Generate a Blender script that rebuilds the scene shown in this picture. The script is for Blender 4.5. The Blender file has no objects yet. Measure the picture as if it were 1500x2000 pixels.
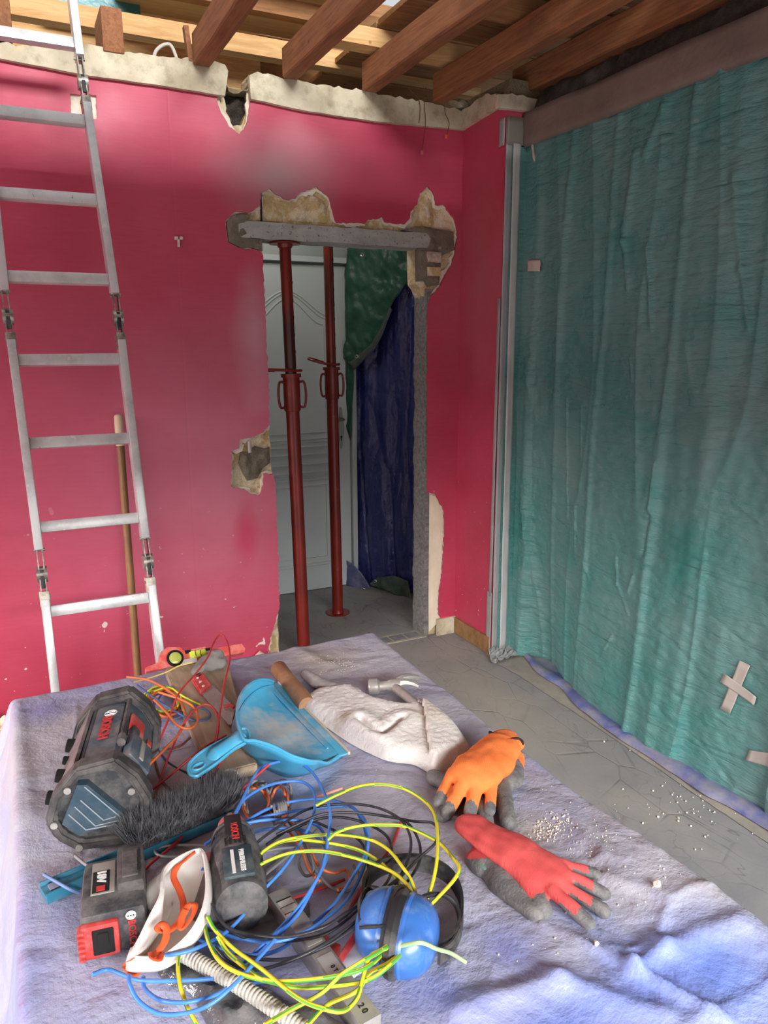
import bpy, bmesh, math, random
from mathutils import Vector, Matrix, noise, geometry
random.seed(7)
PI = math.pi
SC = bpy.context.scene
COL = SC.collection

# ------------------------------------------------------------------ camera
F = 1474.0
HC = 1.5
CAM = Vector((0.0, -3.247, HC))
YAW, PITCH, ROLL = math.radians(26.17), math.radians(12.517), math.radians(-0.211)
FW = Vector((math.sin(YAW)*math.cos(PITCH), math.cos(YAW)*math.cos(PITCH), -math.sin(PITCH)))
R0 = Vector((math.cos(YAW), -math.sin(YAW), 0))
U0 = R0.cross(FW)
RT = R0*math.cos(ROLL) + U0*math.sin(ROLL)
UP = U0*math.cos(ROLL) - R0*math.sin(ROLL)
cam_d = bpy.data.cameras.new('camera')
cam_d.sensor_fit = 'VERTICAL'; cam_d.sensor_height = 36; cam_d.sensor_width = 27
cam_d.lens = F/2000*36
cam_d.clip_start = 0.02
cam = bpy.data.objects.new('camera', cam_d); COL.objects.link(cam)
m = Matrix.Identity(4)
for i in range(3):
    m[i][0] = RT[i]; m[i][1] = UP[i]; m[i][2] = -FW[i]; m[i][3] = CAM[i]
cam.matrix_world = m
SC.camera = cam

# ------------------------------------------------------------------ light
SC.view_settings.view_transform = 'Standard'
SC.view_settings.look = 'None'
SC.view_settings.exposure = 1.14
SC.view_settings.gamma = 1.0
SC.view_settings.use_curve_mapping = False
W = bpy.data.worlds.new('sky'); SC.world = W; W.use_nodes = True
wn = W.node_tree.nodes; wl = W.node_tree.links
bg = wn['Background']; bg.inputs[0].default_value = (0.93, 0.96, 1.0, 1); bg.inputs[1].default_value = 0.33

def area(name, loc, target, sx, sy, power, color=(1, 1, 1)):
    l = bpy.data.lights.new(name, 'AREA'); l.shape = 'RECTANGLE'; l.size = sx; l.size_y = sy
    l.energy = power; l.color = color
    o = bpy.data.objects.new(name, l); COL.objects.link(o); o.location = loc
    d = Vector(target)-Vector(loc)
    o.rotation_euler = d.to_track_quat('-Z', 'Y').to_euler()
    return o
# daylight through the open side of the house left of the photographer, and through the wide opening behind
area('daylight_left', (-4.6, -2.4, 2.9), (2.0, -1.2, 0.2), 3.4, 1.8, 430, (1, 0.98, 0.95))
area('daylight_rear', (0.6, -7.2, 3.9), (1.0, 0, 0.4), 4.4, 3.0, 1050, (0.98, 0.985, 1.0))
area('hallway_fill_light', (1.25, .5, 2.36), (1.45, .8, 0.6),   .3, .3, 1.3, (1, 0.97, 0.92))  # unseen fill light added to brighten the hallway door

# ------------------------------------------------------------------ pixels -> points on real planes
def ray(px, py):
    return RT*((px-750)/F) + UP*((1000-py)/F) + FW
def onY(px, py, y=0.0):
    d = ray(px, py); return CAM + d*((y-CAM.y)/d.y)
def onX(px, py, x=0.0):
    d = ray(px, py); return CAM + d*((x-CAM.x)/d.x)
def onZ(px, py, z=0.0):
    d = ray(px, py); return CAM + d*((z-CAM.z)/d.z)
def onP(px, py, P, n):
    d = ray(px, py); return CAM + d*((P-CAM).dot(n)/d.dot(n))
ZT = 0.93
def T(px, py, h=0.0):
    return onZ(px, py, ZT+h)

# ------------------------------------------------------------------ materials
def lin(c):
    c = c/255.0
    return c/12.92 if c <= 0.04045 else ((c+0.055)/1.055)**2.4
def rgb(r, g, b): return (lin(r), lin(g), lin(b), 1)
MATS = {}
class NT:
    def __init__(s, name):
        s.m = bpy.data.materials.new(name); s.m.use_nodes = True
        s.n = s.m.node_tree.nodes; s.l = s.m.node_tree.links
        s.b = s.n['Principled BSDF']
        s.tc = s.n.new('ShaderNodeTexCoord')
    def coord(s, scale=(1, 1, 1), rot=(0, 0, 0), loc=(0, 0, 0)):
        mp = s.n.new('ShaderNodeMapping'); mp.inputs['Scale'].default_value = scale
        mp.inputs['Rotation'].default_value = rot; mp.inputs['Location'].default_value = loc
        s.l.new(s.tc.outputs['Object'], mp.inputs['Vector']); return mp.outputs[0]
    def noise(s, scale=5, detail=4, rough=.55, co=None, dist=0):
        t = s.n.new('ShaderNodeTexNoise'); t.inputs['Scale'].default_value = scale
        t.inputs['Detail'].default_value = detail; t.inputs['Roughness'].default_value = rough
        t.inputs['Distortion'].default_value = dist
        s.l.new(co if co is not None else s.coord(), t.inputs['Vector']); return t.outputs[0]
    def voro(s, scale=5, co=None, feat='F1', out='Distance'):
        t = s.n.new('ShaderNodeTexVoronoi'); t.feature = feat; t.inputs['Scale'].default_value = scale
        s.l.new(co if co is not None else s.coord(), t.inputs['Vector']); return t.outputs[out]
    def wave(s, scale, co=None, direction='X', dist=0, dscale=1, detail=2):
        t = s.n.new('ShaderNodeTexWave'); t.bands_direction = direction; t.inputs['Scale'].default_value = scale
        t.inputs['Distortion'].default_value = dist; t.inputs['Detail Scale'].default_value = dscale; t.inputs['Detail'].default_value = detail
        s.l.new(co if co is not None else s.coord(), t.inputs['Vector']); return t.outputs['Fac']
    def ramp(s, fac, lo, hi, a=0.0, b=1.0):
        t = s.n.new('ShaderNodeMapRange'); t.inputs['From Min'].default_value = lo; t.inputs['From Max'].default_value = hi
        t.inputs['To Min'].default_value = a; t.inputs['To Max'].default_value = b
        t.clamp = True; s.l.new(fac, t.inputs['Value']); return t.outputs[0]
    def math(s, op, a, b=None):
        t = s.n.new('ShaderNodeMath'); t.operation = op
        for i, v in enumerate((a, b)):
            if v is None: continue
            if isinstance(v, (int, float)): t.inputs[i].default_value = v
            else: s.l.new(v, t.inputs[i])
        return t.outputs[0]
    def mix(s, fac, a, b):
        t = s.n.new('ShaderNodeMix'); t.data_type = 'RGBA'
        if isinstance(fac, (int, float)): t.inputs[0].default_value = fac
        else: s.l.new(fac, t.inputs[0])
        for i, v in ((6, a), (7, b)):
            if isinstance(v, tuple): t.inputs[i].default_value = v
            else: s.l.new(v, t.inputs[i])
        return t.outputs[2]
    def blob(s, P, r, soft=1.0, dist=0.0, dscale=6):
        # 1 inside a ball of radius r around P, ragged by noise
        mp = s.n.new('ShaderNodeVectorMath'); mp.operation = 'SUBTRACT'
        s.l.new(s.tc.outputs['Object'], mp.inputs[0]); mp.inputs[1].default_value = P
        sc = s.n.new('ShaderNodeVectorMath'); sc.operation = 'DIVIDE'; s.l.new(mp.outputs[0], sc.inputs[0])
        sc.inputs[1].default_value = r if isinstance(r, tuple) else (r, r, r)
        ln = s.n.new('ShaderNodeVectorMath'); ln.operation = 'LENGTH'; s.l.new(sc.outputs[0], ln.inputs[0])
        d = ln.outputs['Value']
        if dist: d = s.math('ADD', d, s.math('MULTIPLY', s.math('SUBTRACT', s.noise(dscale, 5), 0.5), dist))
        return s.ramp(d, 1.0, 1.0-soft)
    def color(s, c):
        if isinstance(c, tuple): s.b.inputs['Base Color'].default_value = c
        else: s.l.new(c, s.b.inputs['Base Color'])
    def rough(s, c):
        if isinstance(c, (int, float)): s.b.inputs['Roughness'].default_value = c
        else: s.l.new(c, s.b.inputs['Roughness'])
    def bump(s, h, strength=.3, dist=.01, prev=None):
        t = s.n.new('ShaderNodeBump'); t.inputs['Strength'].default_value = strength; t.inputs['Distance'].default_value = dist
        s.l.new(h, t.inputs['Height'])
        if prev is not None: s.l.new(prev, t.inputs['Normal'])
        s.l.new(t.outputs[0], s.b.inputs['Normal']); return t.outputs[0]

def plain(name, col, rough=.6, metal=0, col2=None, nscale=30, dust=0, dustcol=(150, 145, 140), dscale=12, bump=0, bscale=200, spec=.5, bdist=.002):
    if name in MATS: return MATS[name]
    t = NT(name)
    c = rgb(*col)
    if col2: c = t.mix(t.ramp(t.noise(nscale, 5), .35, .68), c, rgb(*col2))
    if dust: c = t.mix(t.ramp(t.noise(dscale, 6, .65), .62-dust*.5, .80-dust*.35, 0, min(1, dust+.3)), c, rgb(*dustcol))
    t.color(c); t.rough(rough); t.b.inputs['Metallic'].default_value = metal
    t.b.inputs['Specular IOR Level'].default_value = spec
    if bump: t.bump(t.noise(bscale, 4), bump, bdist)
    MATS[name] = t.m; return t.m

# ------------------------------------------------------------------ mesh helpers
def obj(name, bm, mat=None, parent=None, smooth=35, mats=None):
    me = bpy.data.meshes.new(name)
    if isinstance(bm, bpy.types.Mesh): me = bm
    else:
        bm.to_mesh(me); bm.free()
    for q in (mats or ([mat] if mat else [])): me.materials.append(q)
    if smooth:
        me.shade_smooth()
        me.set_sharp_from_angle(angle=math.radians(smooth))
    o = bpy.data.objects.new(name, me); COL.objects.link(o)
    if parent: o.parent = parent
    return o
def thing(name, label, cat, group=None, loc=(0, 0, 0)):
    o = bpy.data.objects.new(name, None); COL.objects.link(o); o.location = loc
    o.empty_display_size = .05
    return tag(o, label, cat, group)
def tag(o, label, cat, group=None, kind=None):
    o['label'] = label; o['category'] = cat
    if group: o['group'] = group
    if kind: o['kind'] = kind
    return o
def struct(o, label=None):
    o['kind'] = 'structure'
    if label: o['label'] = label
    return o
def recenter(root, P):
    # put a thing's Empty at its base without moving its parts
    d = Vector(P)-root.location
    root.location = Vector(P)
    for c in root.children: c.location = c.location - d
    return root
def box(bm, c, s, rot=None, bev=0):
    M = Matrix.Translation(Vector(c)) @ (rot.to_4x4() if rot else Matrix.Identity(4)) @ Matrix.Diagonal((s[0], s[1], s[2], 1))
    r = bmesh.ops.create_cube(bm, size=1, matrix=M)
    if bev:
        es = list({e for v in r['verts'] for e in v.link_edges})
        bmesh.ops.bevel(bm, geom=es, offset=bev, segments=2, profile=.6, affect='EDGES')
def newbox(c, s, rot=None, bev=0):
    bm = bmesh.new(); box(bm, c, s, rot, bev); return bm
def rot_axes(x, y, z):
    M = Matrix.Identity(3)
    for i in range(3): M[i][0] = x[i]; M[i][1] = y[i]; M[i][2] = z[i]
    return M
def beam(bm, a, b, w, h, up=Vector((0, 0, 1)), bev=0):
    a, b = Vector(a), Vector(b); z = (b-a).normalized()
    x = up.cross(z).normalized(); y = z.cross(x)
    box(bm, (a+b)/2, (w, h, (b-a).length), rot_axes(x, y, z), bev)
def catmull(pts, seg=8, closed=False):
    P = [Vector(p) for p in pts]; n = len(P); out = []
    rng = n if closed else n-1
    for i in range(rng):
        p1, p2 = P[i], P[(i+1) % n]
        p0 = P[i-1] if (i > 0 or closed) else p1*2-p2
        p3 = P[(i+2) % n] if (i+2 < n or closed) else p2*2-p1
        for k in range(seg):
            t = k/seg
            out.append(.5*((2*p1)+(p2-p0)*t+(2*p0-5*p1+4*p2-p3)*t*t+(3*p1-p0-3*p2+p3)*t**3))
    if not closed: out.append(P[-1])
    return out
def tube(bm, pts, r, n=8, closed=False, caps=True, mi=None, flat=1.0, radii=None, upv=None):
    P = [Vector(p) for p in pts]; N = len(P); rings = []
    prev = None
    for i, p in enumerate(P):
        a = P[(i-1) % N] if (i > 0 or closed) else P[i]
        b = P[(i+1) % N] if (i < N-1 or closed) else P[i]
        t = (b-a)
        if t.length < 1e-9: t = Vector((0, 0, 1))
        t.normalize()
        if upv is not None:
            x = Vector(upv).cross(t); x.normalize(); y = t.cross(x)
        elif prev is None:
            x = t.orthogonal().normalized(); y = t.cross(x)
        else:
            x = prev - t*prev.dot(t)
            if x.length < 1e-6: x = t.orthogonal()
            x.normalize(); y = t.cross(x)
        prev = x
        rr = radii[i] if radii else r
        rings.append([bm.verts.new(p + x*math.cos(2*PI*k/n)*rr + y*math.sin(2*PI*k/n)*rr*flat) for k in range(n)])
    for i in range(N if closed else N-1):
        A, B = rings[i], rings[(i+1) % N]
        for k in range(n):
            f = bm.faces.new((A[k], A[(k+1) % n], B[(k+1) % n], B[k]))
            if mi: f.material_index = mi(k, n, i)
    if caps and not closed:
        bm.faces.new(rings[0][::-1]); bm.faces.new(rings[-1])
def lathe(bm, prof, M, n=24):
    rings = [[bm.verts.new(M @ Vector((r*math.cos(2*PI*k/n), r*math.sin(2*PI*k/n), z))) for k in range(n)] for r, z in prof]
    for A, B in zip(rings, rings[1:]):
        for k in range(n): bm.faces.new((A[k], A[(k+1) % n], B[(k+1) % n], B[k]))
    bm.faces.new(rings[0][::-1]); bm.faces.new(rings[-1])
def zmat(P, d, xd=None):
    z = Vector(d).normalized(); x = (Vector(xd) - z*Vector(xd).dot(z)).normalized() if xd is not None else z.orthogonal().normalized(); y = z.cross(x)
    M = rot_axes(x, y, z).to_4x4(); M.translation = Vector(P); return M
def fill_poly(bm, loops, tf):
    # loops: lists of 2-D points (outer first, then holes); tf maps (u, v) to 3-D
    vv = [[Vector((p[0], p[1], 0)) for p in l] for l in loops]
    tris = geometry.tessellate_polygon(vv)
    flat = [p for l in loops for p in l]
    vs = [bm.verts.new(tf(p[0], p[1])) for p in flat]
    for t in tris:
        try: bm.faces.new([vs[i] for i in t])
        except ValueError: pass
    return vs
def slab(loops, tf0, tf1):
    # closed solid between two maps of the same outline
    bm = bmesh.new()
    A = fill_poly(bm, loops, tf0); B = fill_poly(bm, loops, tf1)
    i = 0
    for l in loops:
        n = len(l)
        for k in range(n):
            a, b = i+k, i+(k+1) % n
            try: bm.faces.new((A[a], A[b], B[b], B[a]))
            except ValueError: pass
        i += n
    bmesh.ops.recalc_face_normals(bm, faces=bm.faces)
    return bm
def jag(pts, amp, step, closed=True, seed=1):
    rnd = random.Random(seed); out = []
    n = len(pts)
    for i in range(n if closed else n-1):
        a = Vector(pts[i]).to_2d() if len(pts[i]) > 2 else Vector(pts[i]); b = Vector(pts[(i+1) % n])
        L = (b-a).length; k = max(1, int(L/step)); nrm = Vector((-(b-a).y, (b-a).x)).normalized() if L > 1e-9 else Vector((0, 0))
        for j in range(k):
            p = a.lerp(b, j/k)
            if j: p = p + nrm*rnd.uniform(-amp, amp)
            out.append((p.x, p.y))
    if not closed: out.append(tuple(pts[-1]))
    return out
def inside(p, poly):
    c = False; n = len(poly); x, y = p
    j = n-1
    for i in range(n):
        xi, yi = poly[i]; xj, yj = poly[j]
        if (yi > y) != (yj > y) and x < (xj-xi)*(y-yi)/(yj-yi+1e-15)+xi: c = not c
        j = i
    return c
def edge_dist(p, poly):
    best = 1e9; x, y = p; n = len(poly)
    for i in range(n):
        ax, ay = poly[i]; bx, by = poly[(i+1) % n]
        dx, dy = bx-ax, by-ay; L = dx*dx+dy*dy
        t = 0 if L == 0 else max(0, min(1, ((x-ax)*dx+(y-ay)*dy)/L))
        d = math.hypot(x-ax-t*dx, y-ay-t*dy)
        if d < best: best = d
    return best
def pillow(poly, z0, th, w, step, extra=None, low=0.0):
    # puffed cloth-like solid: poly in world xy, rises to th within w of its edge
    minx = min(p[0] for p in poly); maxx = max(p[0] for p in poly); miny = min(p[1] for p in poly); maxy = max(p[1] for p in poly)
    pts = [Vector(p) for p in poly]; nb = len(pts)
    y = miny
    row = 0
    while y < maxy:
        x = minx + (step/2 if row % 2 else 0)
        while x < maxx:
            if inside((x, y), poly) and edge_dist((x, y), poly) > step*.6: pts.append(Vector((x, y)))
            x += step
        y += step*.87; row += 1
    r = geometry.delaunay_2d_cdt(pts, [(i, (i+1) % nb) for i in range(nb)], [], 1, 1e-7)
    V, Fc = r[0], r[2]
    bm = bmesh.new(); top = []; bot = []
    for v in V:
        d = edge_dist((v.x, v.y), poly); k = min(1, d/w)
        h = th*math.sqrt(max(0, 1-(1-k)**2))
        e = extra(v.x, v.y, k) if extra else 0
        top.append(bm.verts.new((v.x, v.y, z0+low+h*(1)+e)))
        bot.append(bm.verts.new((v.x, v.y, z0 + (low if k > .02 else low))))
    edges = {}
    for f in Fc:
        bm.faces.new([top[i] for i in f]); bm.faces.new([bot[i] for i in reversed(f)])
        for a, b in zip(f, f[1:]+f[:1]):
            edges[(a, b)] = 1
    for (a, b) in edges:
        if (b, a) not in edges:
            try: bm.faces.new((top[b], top[a], bot[a], bot[b]))
            except ValueError: pass
    bmesh.ops.recalc_face_normals(bm, faces=bm.faces)
    return bm
def capsule(bm, a, b, ra, rb, n=12, flat=1.0):
    a, b = Vector(a), Vector(b); d = (b-a)
    if d.length < 1e-6: d = Vector((0, 0, 1e-4))
    z = d.normalized(); L = d.length
    x = z.cross(Vector((0, 0, 1)))
    x = x.normalized() if x.length > .05 else z.orthogonal().normalized()
    y = x.cross(z)
    if y.z < 0: y = -y
    pr = []
    for k in range(0, 5): t = PI/2*k/4; pr.append((ra*math.sin(t), -ra*math.cos(t)))
    for k in range(0, 5): t = PI/2*k/4; pr.append((rb*math.cos(t), L+rb*math.sin(t)))
    rings = []
    for r, h in pr:
        r = max(r, 1e-5)
        rings.append([bm.verts.new(a+z*h+x*r*math.cos(2*PI*k/n)+y*r*flat*math.sin(2*PI*k/n)) for k in range(n)])
    for A, B in zip(rings, rings[1:]):
        for k in range(n): bm.faces.new((A[k], A[(k+1) % n], B[(k+1) % n], B[k]))
    bm.faces.new(rings[0][::-1]); bm.faces.new(rings[-1])
def remesh(bm, voxel, smooth=6):
    bmesh.ops.recalc_face_normals(bm, faces=bm.faces)
    me = bpy.data.meshes.new('tmp'); bm.to_mesh(me); bm.free()
    o = bpy.data.objects.new('tmp', me); COL.objects.link(o)
    md = o.modifiers.new('r', 'REMESH'); md.mode = 'VOXEL'; md.voxel_size = voxel
    if smooth:
        sm = o.modifiers.new('s', 'SMOOTH'); sm.iterations = smooth; sm.factor = .5
    dg = bpy.context.evaluated_depsgraph_get(); dg.update()
    r = bpy.data.meshes.new_from_object(o.evaluated_get(dg))
    bpy.data.objects.remove(o); bpy.data.meshes.remove(me)
    return r
def split_mesh(me, pred):
    # two bmeshes: faces where pred(center) holds, and the rest
    out = []
    for want in (True, False):
        b = bmesh.new(); b.from_mesh(me)
        kill = [f for f in b.faces if bool(pred(f.calc_center_median())) != want]
        bmesh.ops.delete(b, geom=kill, context='FACES')
        out.append(b)
    return out
def text(name, body, M, size, mat, parent, depth=.0006, align='CENTER', bold=0.0, sx=1.0):
    c = bpy.data.curves.new(name, 'FONT'); c.body = body; c.size = size; c.extrude = depth; c.offset = bold
    c.align_x = align; c.align_y = 'CENTER'
    o = bpy.data.objects.new(name, c); COL.objects.link(o)
    dg = bpy.context.evaluated_depsgraph_get(); dg.update()
    me = bpy.data.meshes.new_from_object(o.evaluated_get(dg))
    bpy.data.objects.remove(o); bpy.data.curves.remove(c)
    me.transform(M @ Matrix.Diagonal((sx, 1, 1, 1)))
    me.name = name; me.materials.append(mat)
    o = bpy.data.objects.new(name, me); COL.objects.link(o); o.parent = parent
    return o
def wp(px, py, y=0.0):
    p = onY(px, py, y); return (p.x, p.z)

# ================================================================== MATERIALS OF THE ROOM
def red_wall_mat():
    t = NT('red_wallpaper')
    c = t.mix(t.ramp(t.noise(2.2, 4), .3, .7), rgb(178, 50, 76), rgb(194, 68, 96))
    c = t.mix(t.ramp(t.noise(60, 4, .7, t.coord((.15, 1, 1.6))), .35, .8, 0, .35), c, rgb(150, 40, 58))
    # dust left by the demolition: grey over the lintel and beside the jamb
    dust = rgb(150, 122, 122)
    c = t.mix(t.math('MULTIPLY', t.blob((1.12, 0, 2.19), (.36, .4, .26), 1.0, .7, 4), .8), c, dust)
    c = t.mix(t.math('MULTIPLY', t.blob((.98, 0, 1.52), (.12, .3, .36), 1.0, .7, 6), .65), c, rgb(190, 150, 158))
    c = t.mix(t.math('MULTIPLY', t.blob((.80, 0, .95), (.55, .3, .85), 1.0, .5, 4), .5), c, rgb(206, 136, 154))
    c = t.mix(t.math('MULTIPLY', t.blob((.35, 0, .95), (.6, .3, .85), 1.0, .5, 4), .45), c, rgb(214, 118, 146))
    c = t.mix(t.math('MULTIPLY', t.blob((2.0, -.17, 1.75), (.2, .3, .75), 1.0, .8, 7), .4), c, rgb(150, 110, 100))
    c = t.mix(t.math('MULTIPLY', t.blob((.90, 0, .66), (.07, .3, .17), .8, .9, 7), .6), c, rgb(190, 25, 70))
    c = t.mix(t.math('MULTIPLY', t.blob((1.45, 0, 2.28), (.5, .3, .2), 1.0, .6, 3), .3), c, rgb(110, 50, 55))  # broad darker maroon across the upper wall
    # pale chips and scratches, mostly low down
    ch = t.ramp(t.noise(38, 3, .6, t.coord((1, 1, 1.8), (0, .5, 0))), .70, .72)
    sep = t.n.new('ShaderNodeSeparateXYZ'); t.l.new(t.tc.outputs['Object'], sep.inputs[0])
    low = t.ramp(sep.outputs['Z'], .95, .25)
    c = t.mix(t.math('MULTIPLY', ch, low), c, rgb(226, 205, 205))
    ch2 = t.ramp(t.noise(17, 2, .5, t.coord((1, 1, 1), (0, 1.1, .4), (3, 1, 5))), .74, .75)
    c = t.mix(t.math('MULTIPLY', ch2, low), c, rgb(220, 200, 195))
    t.color(c); t.rough(t.ramp(t.noise(4, 4), .3, .7, .42, .62))
    b = t.bump(t.noise(160, 3, .6, t.coord((.4, 1, 2.0))), .18, .002)
    # paper seams
    w = t.wave(.3, t.coord((1, 1, 1), (0, 0, 0), (.38, 0, 0)), 'X')
    t.bump(t.ramp(w, .0, .00025), .25, .001, b)
    return t.m
M_RED = red_wall_mat()
def plaster_mat():
    t = NT('broken_plaster')
    n = t.noise(9, 6, .6, dist=.6)
    c = t.mix(t.ramp(n, .40, .52), rgb(222, 205, 170), rgb(196, 168, 118))
    c = t.mix(t.ramp(t.noise(26, 5, .7), .5, .75), c, rgb(236, 228, 210))
    c = t.mix(t.ramp(t.noise(50, 3), .68, .76, 0, .7), c, rgb(120, 98, 72))
    t.color(c); t.rough(.95)
    b = t.bump(t.noise(12, 7, .6, dist=.5), 1.0, .03)
    t.bump(t.noise(150, 4), .4, .003, b)
    return t.m
M_PLASTER = plaster_mat()
def concrete_mat(name, a, b_, sc, speck, holes):
    t = NT(name)
    c = t.mix(t.ramp(t.noise(sc, 6, .65, t.coord((.35, 1, 1))), .3, .7), rgb(*a), rgb(*b_))
    c = t.mix(t.ramp(t.noise(speck, 3, .7), .6, .7, 0, .8), c, rgb(70, 66, 60))
    t.color(c); t.rough(.95)
    b = t.bump(t.noise(speck, 5, .7), .8, holes)
    return t.m
M_LINTEL = concrete_mat('cast_concrete', (176, 174, 168), (140, 136, 128), 14, 70, .004)
M_MORTAR = concrete_mat('grey_mortar', (132, 122, 106), (104, 94, 80), 16, 60, .010)
M_BLOCK = concrete_mat('aggregate_block', (150, 146, 142), (98, 94, 90), 60, 130, .012)
M_CORN = plain('dusty_cream_paint', (208, 198, 172), .8, col2=(176, 164, 136), nscale=7, dust=.3, dustcol=(120, 104, 80), dscale=16, bump=.4, bscale=60, bdist=.006)
M_RUBBLE = concrete_mat('dark_rubble', (82, 74, 62), (40, 36, 30), 20, 50, .02)
M_TANRUB = concrete_mat('crumbled_mortar', (150, 134, 104), (108, 92, 66), 20, 60, .015)
M_BLACK = plain('black_void', (14, 13, 12), .9)
M_WHITE = plain('torn_white_plaster', (232, 224, 208), .95, col2=(214, 200, 172), nscale=25, bump=.6, bscale=60, bdist=.006)

def floor_mat():
    t = NT('grey_slate_vinyl')
    c = t.mix(t.ramp(t.noise(3.5, 6, .6), .3, .7), rgb(118, 117, 119), rgb(138, 136, 133))
    # slate cleft lines
    v = t.voro(7, t.coord((1, .6, 1), (0, 0, .5)), 'DISTANCE_TO_EDGE')
    nz = t.noise(3, 3)
    crack = t.math('MULTIPLY', t.ramp(v, .028, .0), t.ramp(nz, .48, .62))
    c = t.mix(t.math('MULTIPLY', crack, .35), c, rgb(62, 62, 64))
    n2 = t.noise(4.5, 2, .5, t.coord((1, .55, 1), (0, 0, .3), (2, 4, 0)), dist=1.6)
    ring = t.ramp(t.math('ABSOLUTE', t.math('SUBTRACT', n2, .5)), .008, .0)
    c = t.mix(t.math('MULTIPLY', ring, .5), c, rgb(66, 66, 68))
    # dust, tiny crumbs
    c = t.mix(t.ramp(t.noise(2.2, 6, .7), .5, .75, 0, .55), c, rgb(156, 148, 136))
    c = t.mix(t.math('MULTIPLY', t.blob((1.75, -.75, 0), (.30, 1.0, .3), 1.0, .5, 6), .6), c, rgb(160, 150, 132))
    c = t.mix(t.ramp(t.noise(170, 2, .5), .76, .79), c, rgb(205, 200, 188))
    t.color(c); t.rough(.72)
    b = t.bump(crack, .4, -.004)
    t.bump(t.noise(120, 4), .25, .002, b)
    return t.m
M_FLOOR = floor_mat()

# ================================================================== SETTING
XC = onY(897, 700).x
YE = onX(975, 700, XC).y
XR = 2.26
ZW = 2.535
struct(obj('floor', newbox((-.8, -2.0, -.03), (6.6, 9.0, .06)), M_FLOOR, smooth=0), 'dusty grey slate-patterned floor')

# ---- back wall: red skin with its torn hole, torn white rim, plaster core
SKIN_RIGHT = [(834, 650), (835, 700), (834, 760), (835, 820), (834, 900), (834, 962), (851, 965), (859, 980), (868, 999), (869, 1043), (866, 1103), (859, 1160), (857, 1199), (864, 1212), (862, 1216), (862, 1240)]
TOPTEAR = [(526, 830), (526, 800), (525, 740), (521, 680), (518, 600), (514, 530), (515, 503), (510, 492), (492, 485), (480, 488), (460, 482), (445, 473), (442, 457), (441, 430), (453, 418), (463, 413), (485, 417), (500, 407), (509, 400), (510, 377), (528, 368), (537, 378), (560, 390), (577, 388), (587, 377), (607, 370), (620, 365), (633, 377), (643, 385), (650, 410), (658, 435), (683, 435), (713, 437), (720, 428), (740, 427), (748, 423), (752, 433), (773, 437), (790, 438), (800, 428), (802, 413), (815, 400), (820, 378), (837, 364), (847, 377), (852, 400), (868, 400), (877, 413), (887, 425), (892, 440), (895, 463), (890, 490), (883, 517), (870, 537), (860, 560), (843, 578), (835, 597)]
PATCH = [(534, 926), (515, 926), (515, 947), (506, 969), (489, 965), (478, 956), (451, 950), (452, 880), (467, 876), (469, 858), (491, 855), (515, 845)]
LEFTJ = [(525, 1262), (535, 1225), (546, 1188), (544, 1100), (541, 1000), (538, 945)]
hole_px = LEFTJ + PATCH + TOPTEAR + SKIN_RIGHT
NOTCH = [(490, 198), (487, 220), (480, 245), (468, 262), (447, 247), (435, 225), (425, 200), (425, 185)]
ZB = -.01
def skin_loop(hole, notch, ztop_l, ztop_r, x0=-3.2, x1=None):
    h = [wp(*p) for p in hole]; n = [wp(*p) for p in notch]
    h = [(h[0][0], ZB)] + h + [(h[-1][0], ZB)]
    nn = [(n[0][0], ztop_r)] + n + [(n[-1][0], ztop_l)]
    return h, nn
h, nn = skin_loop(hole_px, NOTCH, ZW-.02, ZW-.02)
h = jag(h, .0035, .012, closed=False, seed=3); nn = jag(nn, .003, .012, closed=False, seed=4)
outer = [(-3.2, ZB)] + h + [(XC, ZB), (XC, ZW-.02)] + nn + [(-3.2, ZW-.02)]
sock = [wp(*p) for p in [(137, 183), (188, 186), (190, 232), (172, 236), (139, 226)]]
sock = jag(sock, .002, .01, seed=9)
wall = obj('wall_back', slab([outer, sock], lambda u, v: (u, 0, v), lambda u, v: (u, .012, v)), M_RED, smooth=0)
struct(wall, 'red papered wall with a roughly broken doorway')
# torn rim between paint and blockwork
def inset(loop, d, seed):
    rnd = random.Random(seed); out = []; n = len(loop)
    for i in range(n):
        a = Vector(loop[i-1]) if i else Vector(loop[0]); b = Vector(loop[(i+1) % n]) if i < n-1 else Vector(loop[-1])
        t = (b-a)
        if t.length < 1e-9: out.append(loop[i]); continue
        nr = Vector((t.y, -t.x)).normalized()
        k = d*(.35+1.3*noise.noise(Vector((loop[i][0]*14, loop[i][1]*14, seed)))+.5*rnd.random())
        out.append((loop[i][0]+nr.x*max(k, .001), loop[i][1]+nr.y*max(k, .001)))
    return out
h2 = inset(h, .018, 5); h2[0] = (h2[0][0], ZB); h2[-1] = (h2[-1][0], ZB)
n2 = inset(nn, .014, 6); n2[0] = (n2[0][0], ZW-.02); n2[-1] = (n2[-1][0], ZW-.02)
# keep rim out of the actual opening
XJR = 1.838
def lj(z):  # left jamb line
    a, b = wp(514, 495), wp(547, 1240); return a[0]+(b[0]-a[0])*(a[1]-z)/(a[1]-b[1])
def clampo(p):
    x, z = p
    if z < 1.93:
        if x < 1.45: x = min(x, lj(z)-.001)
        else: x = max(x, XJR+.001)
    else: z = max(z, 1.99) if .95 < x < 1.9 else z
    return (x, z)
h2 = [clampo(p) for p in h2]
outer2 = [(-3.2, ZB)] + h2 + [(XC, ZB), (XC, ZW-.02)] + n2 + [(-3.2, ZW-.02)]
obj('torn_plaster_rim', slab([outer2], lambda u, v: (u, .0122, v), lambda u, v: (u, .024, v)), M_WHITE, wall, smooth=0)
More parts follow.
